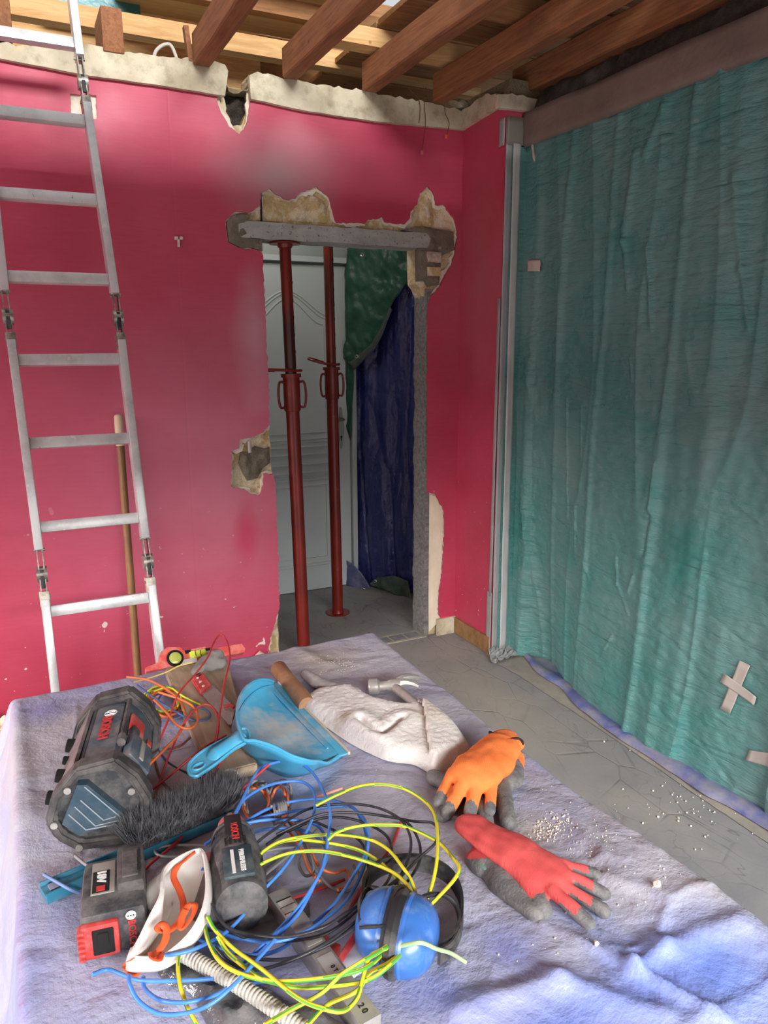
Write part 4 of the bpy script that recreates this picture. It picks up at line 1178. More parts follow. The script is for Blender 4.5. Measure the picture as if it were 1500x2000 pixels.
# ================================================================== TABLE
TX0, TX1, TY0, TY1 = -.035, .605, -3.12, -1.955
tb = thing('work_table', 'plain table hidden under the dusty blue sheet', 'table', loc=((TX0+TX1)/2, (TY0+TY1)/2, 0))
M_TBL = wood('table_wood', (150, 120, 88), (126, 98, 68))
o = obj('tabletop', newbox(((TX0+TX1)/2, (TY0+TY1)/2, ZT-.028), (TX1-TX0-.01, TY1-TY0-.01, .030)), M_TBL, tb); o.location = -tb.location
for x in (TX0+.05, TX1-.05):
    for y in (TY0+.05, TY1-.05):
        o = obj('leg', newbox((x, y, (ZT-.043)/2), (.05, .05, ZT-.045), None, .003), M_TBL, tb); o.location = -tb.location
# creases and swells of the sheet, in table coordinates
def seg_d(x, y, a, b):
    dx, dy = b[0]-a[0], b[1]-a[1]; L = dx*dx+dy*dy; t_ = max(0, min(1, ((x-a[0])*dx+(y-a[1])*dy)/L))
    return math.hypot(x-a[0]-t_*dx, y-a[1]-t_*dy), t_
def tp(px, py): q = T(px, py); return (q.x, q.y)
CRE = [(tp(960, 1690), tp(1060, 1820), .0035, .0022), (tp(1060, 1820), tp(1235, 1908), .0035, .0026), (tp(1235, 1908), tp(1420, 2005), .0035, .004), (tp(1120, 1860), tp(1200, 1935), .003, .0016), (tp(700, 1480), tp(840, 1600), .004, .0016), (tp(905, 1530), tp(1450, 1990), .003, .0009), (tp(1010, 1545), tp(1250, 1740), .003, .0009), (tp(900, 1810), tp(965, 1790), .003, .0016), (tp(40, 1530), tp(160, 1500), .003, .0012), (tp(150, 1370), tp(150, 1440), .003, .0012), (tp(380, 1960), tp(230, 2000), .003, .0012), (tp(830, 1480), tp(1235, 1905), .008, .003), (tp(1235, 1905), tp(1400, 2000), .008, .004), (tp(1235, 1910), tp(1300, 1865), .008, .007), (tp(1300, 1865), tp(1440, 1830), .014, .007),
       (tp(860, 1580), tp(960, 1700), .01, .004), (tp(900, 1990), tp(1090, 1935), .013, .008), (tp(1090, 1935), tp(1300, 2000), .011, .006), (tp(850, 1330), tp(1130, 1560), .02, -.002), (tp(730, 1330), tp(900, 1350), .006, .002), (tp(560, 1260), tp(640, 1300), .015, .004), (tp(30, 1380), tp(60, 1600), .012, .003), (tp(1180, 1730), tp(1290, 1770), .01, .004)]
def top_h(x, y):
    h = .0030*noise.noise(Vector((x*9, y*9, 1))) + .0012*noise.noise(Vector((x*26, y*26, 2)))
    k = ssm((-2.52-y)/.16)*ssm((x-.18)/.2)
    h += k*(.0045*noise.noise(Vector((x*8, y*7, 5)))+.004)
    for a, b, w, am in CRE:
        d_, _ = seg_d(x, y, a, b)
        if d_ < w*3: h += am*math.exp(-(d_/w)**2)
    # swollen corner at lower right
    d_ = math.hypot((x-.60)/.10, (y+2.80)/.16); h += .012*max(0, 1-d_)**1.2+k*(.004*ridge(Vector((x*9, y*9, 3)))**5+.0010*ridge(Vector((x*22, y*22, 6)))**4)
    return h
OH = .62
def sheet_pt(a, b):
    # a, b: unrolled sheet coordinates
    ox = a-TX1 if a > TX1 else (a-TX0 if a < TX0 else 0); oy = b-TY1 if b > TY1 else (b-TY0 if b < TY0 else 0)
    cx_ = max(TX0, min(TX1, a)); cy_ = max(TY0, min(TY1, b))
    d_ = math.hypot(ox, oy)
    h0 = top_h(cx_, cy_) if d_ < .02 else top_h(cx_, cy_)*max(0, 1-d_/.08)
    if d_ < 1e-6: return Vector((cx_, cy_, ZT+.002+h0))
    r = .012
    if d_ < r*1.57: out = r*math.sin(d_/r); dn = r*(1-math.cos(d_/r))
    else: out = r+(d_-r*1.57)*.10; dn = r+(d_-r*1.57)*.985
    ux, uy = ox/d_, oy/d_
    if ox and oy:
        fold = (abs(ux*uy))*2
        out += .12*fold*min(1, d_/.3)
    s_ = (cy_ if abs(ox) > abs(oy) else cx_)
    wv = (.022*noise.noise(Vector((s_*5, d_*1.5, 3+ux)))+.016*noise.noise(Vector((s_*13, d_*3, 8)))+.015*noise.noise(Vector((s_*4, d_*7, 11))))*min(1, d_/.15)
    if ox < 0 and not oy: out += .10*ssm(d_/.3)*(.5+.5*ssm((cy_+2.35)/.3))*(.7+.5*noise.noise(Vector((cy_*3, 0, 0))))
    out = max(.004, out+wv)
    return Vector((cx_+ux*out, cy_+uy*out, max(.02, ZT+.002+h0-dn+.2*wv)))
bm = bmesh.new()
def axis(lo_, hi_, t0, t1, fine, coarse):
    L = []; v = lo_
    while v < hi_-1e-6:
        L.append(v)
        v += fine if (t0-.03 <= v <= t1+.03) else coarse
    L.append(hi_); return L
AX = axis(TX0-OH, TX1+OH, TX0, TX1, .004, .02); BY = axis(TY0-.5, TY1+OH, TY0+.2, TY1, .004, .02)
Gd = [[bm.verts.new(sheet_pt(a, b)) for b in BY] for a in AX]
for i in range(len(AX)-1):
    for j in range(len(BY)-1): bm.faces.new((Gd[i][j], Gd[i+1][j], Gd[i+1][j+1], Gd[i][j+1]))
ts = obj('table_tarp', bm, M_TABLE, smooth=180); ts.modifiers.new('t', 'SOLIDIFY').thickness = .0012
ts.modifiers['t'].offset = -1
tag(ts, 'dusty blue plastic sheet draped over the work table, hanging to its sides', 'tarp')

# ================================================================== THINGS ON THE TABLE
def tz(px, py, h=0.0):
    # a point h above the sheet, which swells a little
    p = T(px, py, h+.003)
    p.z += top_h(p.x, p.y) if (TX0 < p.x < TX1 and TY0 < p.y < TY1) else 0
    return p
def local(root, P=None):
    P = Vector(P)
    return recenter(root, P)
M_SLATE = plain('slate_plastic', (72, 88, 98), .5, dust=.45, dustcol=(134, 132, 130), dscale=30, bump=.15)
M_RUB = plain('dusty_black_rubber', (56, 54, 54), .7, dust=.45, dustcol=(110, 104, 100), dscale=35, bump=.3)
M_RUB2 = plain('dark_grey_plastic', (50, 52, 55), .6, dust=.45, dustcol=(120, 116, 112), dscale=40, bump=.2)
M_REDP = plain('red_plastic', (196, 62, 58), .45, dust=.3, dustcol=(200, 150, 140), dscale=40)
M_REDT = plain('red_print', (190, 50, 48), .5)
M_WHT = plain('white_print', (220, 220, 218), .5)
M_STEEL = plain('scratched_steel', (176, 172, 166), .4, .5, col2=(126, 122, 116), nscale=60, dust=.45, dustcol=(206, 202, 192), dscale=60, bump=.2)
M_GREYC = plain('grey_cloth', (120, 116, 112), .9, col2=(150, 146, 140), nscale=25, bump=.5, bscale=120)

# ---------------- jobsite radio
def radio():
    r = thing('jobsite_radio', 'dusty dark jobsite radio with rubber roll bars and red lettering', 'radio')
    O = T(200, 1662, .004); a = Vector((.228, .974, 0)).normalized(); s = Vector((a.y, -a.x, 0)); Z = Vector((0, 0, 1))
    P = lambda t_, u, z: O + a*t_ + s*u + Z*z
    prof = [(-.056, .045), (-.047, .074), (-.020, .105), (.022, .112), (.044, .088), (.057, .058), (.052, .020), (.033, .004), (-.026, .004), (-.047, .022)]
    body = [(-.050, .045), (-.044, .070), (-.022, .092), (.018, .097), (.036, .080), (.046, .055), (.043, .02), (.028, .010), (-.022, .010), (-.042, .024)]
    def prism(pr, t0, t1, bm=None, sc0=1, sc1=1):
        bm = bm or bmesh.new(); c = Vector((0, .055))
        A = [bm.verts.new(P(t0, c.x+(u-c.x)*sc0, c.y+(z-c.y)*sc0)) for u, z in pr]; B = [bm.verts.new(P(t1, c.x+(u-c.x)*sc1, c.y+(z-c.y)*sc1)) for u, z in pr]
        n = len(pr)
        for k in range(n): bm.faces.new((A[k], A[(k+1) % n], B[(k+1) % n], B[k]))
        bm.faces.new(A[::-1]); bm.faces.new(B); bmesh.ops.recalc_face_normals(bm, faces=bm.faces); return bm
    bm = prism(body, .020, .185); es = [e for e in bm.edges if len(e.link_faces) == 2 and e.calc_face_angle() > .5]
    bmesh.ops.bevel(bm, geom=es, offset=.003, segments=2, affect='EDGES'); bd = obj('body', bm, M_SLATE, r)
    # rubber roll frames with open grips
    for t0 in (.011, .184):
        inn_ = [(u*.78, .056+(z-.056)*.76) for u, z in prof]
        bm = slab([prof, inn_], lambda u, v: P(t0-.011, u*1.04, .056+(v-.056)*1.03), lambda u, v: P(t0+.014, u*1.04, .056+(v-.056)*1.03))
        es = [e for e in bm.edges if len(e.link_faces) == 2 and e.calc_face_angle() > .35]
        bmesh.ops.bevel(bm, geom=es, offset=.0035, segments=3, affect='EDGES')
        obj('roll_frame', bm, M_RUB, r)
    # near end: sunken rubber plate, slate badge with raised chevrons
    bm = prism([(u*.93, .055+(z-.055)*.92) for u, z in prof], .008, .022); obj('end_plate', bm, M_RUB2, r)
    PN = O + a*.0; face = lambda px, py, d=0: onP(px, py, O - a*d, a)
    tri = [(150, 1534), (170, 1533), (246, 1594), (236, 1604), (153, 1632), (121, 1610)]
    bm = bmesh.new(); A = [bm.verts.new(face(*q, .004)) for q in tri]; B = [bm.verts.new(v.co+a*.012) for v in A]; n = len(tri)
    bm.faces.new(A)
    for k in range(n): bm.faces.new((A[k], A[(k+1) % n], B[(k+1) % n], B[k]))
    bmesh.ops.recalc_face_normals(bm, faces=bm.faces); bad = obj('end_badge', bm, plain('clean_slate_plastic', (44, 68, 82), .4, dust=.25, dustcol=(110, 116, 120)), r)
    for pts in ([(165, 1537), (238, 1598)], [(157, 1563), (202, 1602), (226, 1595)], [(146, 1576), (186, 1613), (234, 1602)], [(134, 1591), (168, 1621), (226, 1610)]):
        bm = bmesh.new(); tube(bm, [face(*q, .0045) for q in pts], .0007, 6); obj('chevron_line', bm, plain('pale_edge', (150, 158, 164), .5), bad)
    for q in ((106, 1612), (155, 1655), (132, 1544), (257, 1545)):
        bm = bmesh.new(); lathe(bm, [(.004, 0), (.004, .002)], zmat(face(*q, .003), -a), 12); obj('screw', bm, M_STEEL, r)
    # knobs on the control face
    for t_, rr, hh in ((.035, .009, .014), (.082, .009, .012), (.118, .006, .010), (.155, .010, .012)):
        bm = bmesh.new(); lathe(bm, [(rr*1.1, 0), (rr, .002), (rr*.9, hh), (rr*.7, hh+.001)], zmat(P(t_, -.047, .052), -s+Z*.25), 10); obj('knob', bm, M_BLACK, r)
    # grey-brown control face
    bm = bmesh.new()
    for (u, z), (u2, z2) in (((-.052, .046), (-.0245, .093)),):
        A = [P(.026, u, z), P(.026, u2, z2), P(.178, u2, z2), P(.178, u, z)]; nn = (A[1]-A[0]).cross(A[3]-A[0]).normalized()
        if nn.dot(-s) < 0: nn = -nn
        vs = [bm.verts.new(p) for p in A]; vo = [bm.verts.new(p+nn*.004) for p in A]
        bm.faces.new(vo)
        for k in range(4): bm.faces.new((vs[k], vs[(k+1) % 4], vo[(k+1) % 4], vo[k]))
    bmesh.ops.recalc_face_normals(bm, faces=bm.faces); obj('control_panel', bm, plain('dusty_brown_grey_plastic', (92, 80, 82), .7, dust=.4, dscale=30), r)
    # raised top label area with lettering
    nt = (P(0, .018, .097)-P(0, -.022, .092)).normalized(); up_ = nt.cross(-a)*-1
    up_ = (-a).cross(nt).normalized()
    if up_.z < 0: up_ = -up_
    ct = P(.100, -.004, .0962)
    M = rot_axes(-a, up_.cross(-a), up_).to_4x4()
    M.translation = P(.112, -.003, .0955)+up_*.001
    text('lettering', 'BOSCH', M, .017, M_REDT, bd, .0006, bold=.0004, sx=1.05)
    Mc = M.copy(); Mc.translation = P(.150, -.000, .0958)+up_*.0008
    bm = bmesh.new(); tube(bm, [Mc @ Vector((.0075*math.cos(2*PI*k/24), .0075*math.sin(2*PI*k/24), 0)) for k in range(24)], .0007, 5, closed=True, caps=False)
    tube(bm, [Mc @ Vector((x, y, 0)) for x, y in ((-.003, -.0055), (-.003, .0055))], .0009, 5); tube(bm, [Mc @ Vector((x, y, 0)) for x, y in ((.003, -.0055), (.003, .0055))], .0009, 5); tube(bm, [Mc @ Vector((x, y, 0)) for x, y in ((-.003, 0), (.003, 0))], .0009, 5)
    obj('emblem', bm, M_WHT, bd)
    # antenna rod on the ridge, latch, battery lid, red panel
    bm = bmesh.new(); tube(bm, [P(.065, .022, .101), P(.178, .022, .101)], .0035, 8); tube(bm, [P(.060, .022, .101), P(.075, .022, .101)], .0055, 8); obj('antenna', bm, M_RUB2, r)
    nf = (P(0, .046, .055)-P(0, .018, .097)); nf.normalize(); nn = nf.cross(a).normalized()
    if nn.dot(s) < 0: nn = -nn
    R3 = rot_axes(a, nf, nn) if a.cross(nf).dot(nn) > 0 else rot_axes(a, nf, a.cross(nf))
    bm = bmesh.new(); box(bm, P(.060, .034, .079)+nn*.006, (.055, .036, .014), R3, .003); lid = obj('battery_lid', bm, M_SLATE, r)
    bm = bmesh.new(); box(bm, P(.060, .034, .079)+nn*.0138, (.040, .007, .002), R3, .0008); obj('lid_rib', bm, plain('pale_grey_plastic', (150, 148, 140), .6, dust=.3), lid)
    bm = bmesh.new(); box(bm, P(.125, .031, .083)+nn*.003, (.042, .024, .005), R3, .0015); obj('red_panel', bm, M_REDP, r)
    bm = bmesh.new(); box(bm, P(.098, .027, .088)+nn*.007, (.016, .012, .010), R3, .002); obj('latch', bm, M_RUB2, r)
    bm = bmesh.new(); box(bm, P(.124, .046, .06)+nn*.001, (.012, .008, .003), R3, .001); obj('red_button', bm, M_REDP, r)
    local(r, O + a*.1)
radio()

# ---------------- battery pack
def battery():
    r = thing('battery_pack', 'black 18 volt tool battery with red release lever, front left on the table', 'battery')
    ang = math.radians(82); a = Vector((math.cos(ang), math.sin(ang), 0)); s = Vector((a.y, -a.x, 0)); Z = Vector((0, 0, 1))
    O = T(162, 1878, .004)
    R3 = rot_axes(s, a, Z)
    P = lambda u, t_, z: O+s*(u*.88)+a*(t_*.80)+Z*(z*.92)
    bm = bmesh.new(); box(bm, P(.034, .052, .026), (.060, .083, .046), R3, .008); obj('case', bm, M_RUB2, r)
    bm = bmesh.new(); box(bm, P(.053, .066, .054), (.026, .060, .017), R3, .005); box(bm, P(.053, .066, .062), (.016, .046, .006), R3, .002); tp_ = obj('slide_mount', bm, M_RUB, r)
    bm = bmesh.new()
    for k in range(3): box(bm, P(.062, .05+.014*k, .0635), (.004, .010, .003), R3)
    obj('contact_slots', bm, M_BLACK, tp_)
    bm = bmesh.new(); box(bm, P(.023, .064, .0512), (.022, .048, .0012), R3, .0004); lb = obj('label', bm, plain('grey_label', (150, 146, 138), .5, dust=.2), r)
    bm = bmesh.new(); box(bm, P(.021, .056, .0522), (.016, .031, .0012), R3, .0004); obj('label_field', bm, M_BLACK, lb)
    M = rot_axes(-a, s, Z).to_4x4(); M.translation = P(.021, .064, .0532)
    text('lettering', '18V', M, .0115, M_WHT, lb, .0003, bold=.0005)
    bm = bmesh.new(); box(bm, P(.021, .042, .0532), (.008, .007, .0008), R3); obj('red_mark', bm, M_REDT, lb)
    bm = bmesh.new()
    for k in range(3): box(bm, P(-.0005, .07, .034-.006*k), (.0015, .052, .0035), R3)
    obj('side_stripes', bm, M_REDP, r)
    # release lever on the near face
    bm = bmesh.new(); box(bm, P(.020, -.003, .024), (.034, .008, .036), R3, .003)
    for k in range(6): box(bm, P(.001, -.004, .008+.0062*k), (.006, .012, .0028), R3, .001)
    lv = obj('release_lever', bm, M_REDP, r)
    bm = bmesh.new(); box(bm, P(.023, -.0065, .024), (.020, .004, .028), R3, .002); box(bm, P(.023, -.008, .028), (.010, .006, .014), R3, .002); obj('charge_gauge', bm, M_BLACK, lv)
    M = rot_axes(-Z*1.0, s, -a*1.0).to_4x4()
    M = rot_axes(Vector((0, 0, -1)), s, Vector((0, 0, -1)).cross(s)).to_4x4(); M.translation = P(.052, -.0006, .02)
    text('lettering', 'BOSCH', M, .0095, M_REDT, r, .0003, bold=.0002)
    M2 = M.copy(); M2.translation = P(.052, -.0012, .043)
    bm = bmesh.new(); lathe(bm, [(.0048, 0), (.0048, .0005)], M2 @ Matrix.Translation((0, 0, .0003)), 24); em = obj('emblem', bm, M_WHT, r); bm = bmesh.new()
    for y_ in (-1, 0, 1): box(bm, M2 @ Vector((0, y_*.0048*.5, .0010)), (.0048*.22, .0048*.3, .0006), M2.to_3x3())
    obj('emblem_mark', bm, M_BLACK, em)
    local(r, P(.034, .052, 0))
battery()

# ---------------- compact drill
def drill():
    r = thing('cordless_screwdriver', 'dusty dark compact power screwdriver lying among the cables beside the mask', 'power tool')
    p0 = T(449, 1592, .034); p1 = T(474, 1782, .034); a = (p1-p0).normalized(); L = (p1-p0).length
    s = Vector((-a.y, a.x, 0)); s = s if s.x > 0 else -s; Z = Vector((0, 0, 1))
    M = zmat(p0, a, s)
    bm = bmesh.new(); lathe(bm, [(.0038, 0), (.0045, .002), (.0045, .010), (.0062, .012), (.0062, .020)], M, 6); obj('bit_holder', bm, M_STEEL, r)
    bm = bmesh.new(); lathe(bm, [(.010, .017), (.0155, .021), (.0165, .032), (.0165, .036)], M, 24); obj('red_collar', bm, M_REDP, r)
    k = L/.15
    bm = bmesh.new(); lathe(bm, [(.017, .034), (.0205, .040), (.021, .046), (.0275, .062), (.031, .085), (.032, .11), (.030, .132), (.0285, .143*k), (.022, .147*k)], M, 28)
    for v in bm.verts:
        d = (v.co-p0); q = d.dot(s)
        v.co -= s*q*.10
    body = obj('housing', bm, M_RUB2, r)
    for t0, rr in ((.043, .0222), (.048, .0235)):
        bm = bmesh.new(); tube(bm, [M @ Vector((rr*.97*math.cos(2*PI*q/28), rr*math.sin(2*PI*q/28), t0)) for q in range(28)], .0014, 6, closed=True, caps=False); obj('housing_ring', bm, M_RUB, body)
    # handle folding down to the left
    bm = bmesh.new()
    capsule(bm, p0+a*.090-s*.012+Z*-.006, p0+a*.136-s*.030+Z*-.012, .021, .018, 16); hd = obj('grip', bm, M_RUB, r)
    bm = bmesh.new(); box(bm, T(411, 1680, .03), (.010, .016, .010), rot_axes(s, a, s.cross(a)), .002); obj('trigger', bm, M_REDP, r)
    N = a.cross(s); N = N if N.z > 0 else -N
    R3 = rot_axes(s, a, s.cross(a))
    Mt = lambda t_, u, h: (rot_axes(a, N.cross(a), N).to_4x4(), p0+a*t_+s*u+N*h)
    bm = bmesh.new(); box(bm, p0+a*.072+s*.000+N*.0285, (.018, .050, .004), rot_axes(s, (a+N*-.07).normalized(), s.cross((a+N*-.07).normalized())), .0012); lab_ = obj('label', bm, plain('black_label', (24, 24, 26), .5, dust=.15), r)
    mm, P = Mt(.075, .001, .0312); an = (a+N*.07).normalized(); mm = rot_axes(an, N.cross(an).normalized(), an.cross(N.cross(an).normalized())).to_4x4(); mm.translation = p0+a*.075+s*.0005+N*.0318
    text('lettering', 'BOSCH', mm, .0105, M_REDT, lab_, .0004, bold=.0002)
    m3 = mm.copy(); m3.translation = p0+a*.053+s*.0005+N*.0300
    bm = bmesh.new(); lathe(bm, [(.0040, 0), (.0040, .0005)], m3 @ Matrix.Translation((0, 0, .0003)), 24); em = obj('emblem', bm, M_WHT, lab_); bm = bmesh.new()
    for y_ in (-1, 0, 1): box(bm, m3 @ Vector((0, y_*.0040*.5, .0010)), (.0040*.22, .0040*.3, .0006), m3.to_3x3())
    obj('emblem_mark', bm, M_BLACK, em)
    bm = bmesh.new(); box(bm, p0+a*.125+N*.0300, (.030, .046, .004), R3, .0015); pl = obj('end_plate', bm, plain('teal_plate', (36, 62, 70), .45, dust=.2), r)
    m4 = rot_axes(a, N.cross(a), N).to_4x4(); m4.translation = p0+a*.126+s*.004+N*.0324
    text('lettering', 'BRUSHLESS', m4, .0066, M_WHT, pl, .0003, bold=.0003)
    bm = bmesh.new(); box(bm, p0+a*.126+s*-.005+N*.0322, (.0034, .036, .0006), R3); obj('white_bar', bm, M_WHT, pl)
    bm = bmesh.new()
    for q in range(5): box(bm, p0+a*(.092+.0)+s*(-.010+.0050*q)+N*.0312, (.0022, .010, .002), R3)
    obj('vent_slots', bm, M_BLACK, r)
    local(r, (p0+p1)/2-Vector((0, 0, .034)))
drill()

# ---------------- dust mask
def mask():
    r = thing('dust_mask', 'white cupped dust mask lying open side up with orange straps', 'mask')
    rim = [(383, 1661, .050), (398, 1668, .052), (404, 1700, .056), (405, 1740, .056), (394, 1785, .052), (366, 1830, .045), (322, 1866, .036), (285, 1872, .030), (258, 1868, .028), (258, 1856, .028), (268, 1845, .034), (294, 1792, .044), (315, 1748, .050), (320, 1702, .050), (345, 1678, .048)]
    R = catmull([T(*q) for q in rim], 6, closed=True); n = len(R)
    c0 = T(335, 1765, .012)
    left = (T(255, 1790, 0)-T(335, 1765, 0)).normalized()
    bm = bmesh.new(); rings = []
    K = 12
    for j in range(K+1):
        t_ = j/K; row = []
        for p in R:
            d = Vector((p.x-c0.x, p.y-c0.y, 0)); dn = d.normalized()
            bulge = math.sin(PI*min(1, t_*1.35))*(.010+.016*max(0, dn.dot(left)))
            q = p.lerp(Vector((c0.x, c0.y, p.z)), t_**1.8*.92) + dn*bulge
            q.z = p.z + (c0.z-p.z)*math.sin(PI/2*t_)**.9 + .0012*noise.noise(q*60)
            row.append(bm.verts.new(q))
        rings.append(row)
    for A, B in zip(rings, rings[1:]):
        for k in range(n): bm.faces.new((A[k], A[(k+1) % n], B[(k+1) % n], B[k]))
    bm.faces.new(rings[-1])
    o = obj('cup', bm, plain('white_filter_felt', (226, 222, 216), .9, col2=(206, 200, 192), nscale=9, bump=.3, bscale=80), r, smooth=180)
    md = o.modifiers.new('t', 'SOLIDIFY'); md.thickness = .0025; md.offset = -1
    bm = bmesh.new(); tube(bm, R, .0022, 6, closed=True, caps=False); obj('rim_weld', bm, plain('pale_felt_rim', (214, 210, 204), .8, bump=.5, bscale=300), r)
    mo = plain('orange_elastic', (232, 96, 44), .7, col2=(216, 84, 40), nscale=60)
    def ribbon(pts, w, name='strap'):
        P = catmull([T(*q) for q in pts], 7); bm = bmesh.new(); rows = []
        for i, p in enumerate(P):
            t_ = (P[min(i+1, len(P)-1)]-P[max(i-1, 0)]).normalized(); up = Vector((math.sin(i*.16)*.5, .2, 1)); x = t_.cross(up).normalized()
            rows.append([bm.verts.new(p-x*w), bm.verts.new(p), bm.verts.new(p+x*w)])
        for A, B in zip(rows, rows[1:]):
            for k in range(2): bm.faces.new((A[k], A[k+1], B[k+1], B[k]))
        o = obj(name, bm, mo, r, smooth=60); o.modifiers.new('t', 'SOLIDIFY').thickness = .0008
    ribbon([(381, 1663, .055), (362, 1678, .050), (345, 1694, .045), (339, 1713, .042), (350, 1738, .040), (358, 1765, .040), (354, 1793, .040), (333, 1815, .042), (314, 1818, .046), (307, 1809, .048), (316, 1804, .05), (325, 1815, .048), (322, 1838, .044), (306, 1862, .040)], .0032)
    ribbon([(352, 1812, .045), (358, 1785, .048), (372, 1765, .05), (381, 1769, .05), (374, 1790, .048), (356, 1812, .046), (352, 1800, .047), (364, 1775, .05)], .003)
    ribbon([(297, 1858, .042), (300, 1870, .046), (310, 1872, .044), (313, 1862, .042)], .0036)
    ribbon([(262, 1870, .030), (250, 1880, .022), (246, 1896, .012), (262, 1903, .008), (277, 1892, .012), (279, 1878, .020), (268, 1871, .028)], .0036)
    ns = (CAM-T(396, 1775, .04)).normalized()
    d = (T(404, 1758, .03)-T(385, 1800, .03)).normalized(); y = ns.cross(d).normalized()
    M = rot_axes(d, y, d.cross(y)).to_4x4(); M.translation = T(399, 1788, .040)+ns*.012
    local(r, T(335, 1765, 0))
mask()

# ---------------- hand brush
def brush():
    r = thing('hand_brush', 'teal handled hand brush with dark grey bristles leaning on the radio', 'brush')
    a0, a1 = T(84, 1742, .012), T(452, 1578, .012); d = (a1-a0).normalized(); s = Vector((-d.y, d.x, 0)); L = (a1-a0).length
    mt = plain('teal_plastic', (44, 124, 152), .42, col2=(44, 126, 150), nscale=20, dust=.3, dustcol=(120, 140, 150), dscale=24)
    def bar(t0, t1, w0, w1, h, z0):
        bm = bmesh.new(); n = 14; rows = []
        for i in range(n+1):
            t_ = t0+(t1-t0)*i/n; w = w0+(w1-w0)*i/n; p = a0+d*t_
            pr = [(-w, 0), (-w, h), (-w+.002, h), (-w+.003, h-.004), (w-.003, h-.004), (w-.002, h), (w, h), (w, 0)]
            rows.append([bm.verts.new(p+s*u+Vector((0, 0, z+z0))) for u, z in pr])
        for A, B in zip(rows, rows[1:]):
            for k in range(8): bm.faces.new((A[k], A[(k+1) % 8], B[(k+1) % 8], B[k]))
        bm.faces.new(rows[0][::-1]); bm.faces.new(rows[-1]); bmesh.ops.recalc_face_normals(bm, faces=bm.faces); return bm
    obj('handle', bar(0, L*.46, .0125, .009, .012, -.008), mt, r)
    obj('head', bar(L*.46, L*1.0, .011, .013, .012, -.008), mt, r)
    bm = bmesh.new(); box(bm, a0+d*.012+Vector((0, 0, .0015)), (.012, .010, .003), rot_axes(d, s, Vector((0, 0, 1))), .001); obj('hanging_hole', bm, plain('sheet_seen_through', (130, 128, 150), .8), r)
    rnd = random.Random(5); bm = bmesh.new()
    for k in range(3600):
        t_ = L*(.44+.57*rnd.random()); p = a0+d*t_+s*rnd.uniform(-.010, .010)+Vector((0, 0, .004))
        lean = s*rnd.gauss(.28, .42)+Vector((0, 0, 1))+d*rnd.gauss((t_/L-.72)*.9, .32)
        ln = rnd.uniform(.036, .050); lean.normalize(); q = p+lean*ln; mid = p.lerp(q, .5)+Vector((rnd.gauss(0, .0016), rnd.gauss(0, .0016), 0)); w = .0006
        x = lean.orthogonal().normalized()*w; y = lean.cross(x)
        A = [bm.verts.new(p+v) for v in (x, y-x*.5, -y-x*.5)]; B = [bm.verts.new(mid+v*.9) for v in (x, y-x*.5, -y-x*.5)]; c = bm.verts.new(q)
        for i in range(3):
            bm.faces.new((A[i], A[(i+1) % 3], B[(i+1) % 3], B[i])); bm.faces.new((B[i], B[(i+1) % 3], c))
    o = obj('bristles', bm, plain('grey_black_bristle', (56, 58, 62), .7, col2=(110, 110, 112), nscale=90), r, smooth=0)
    o['kind'] = 'stuff'
    local(r, (a0+a1)/2)
brush()

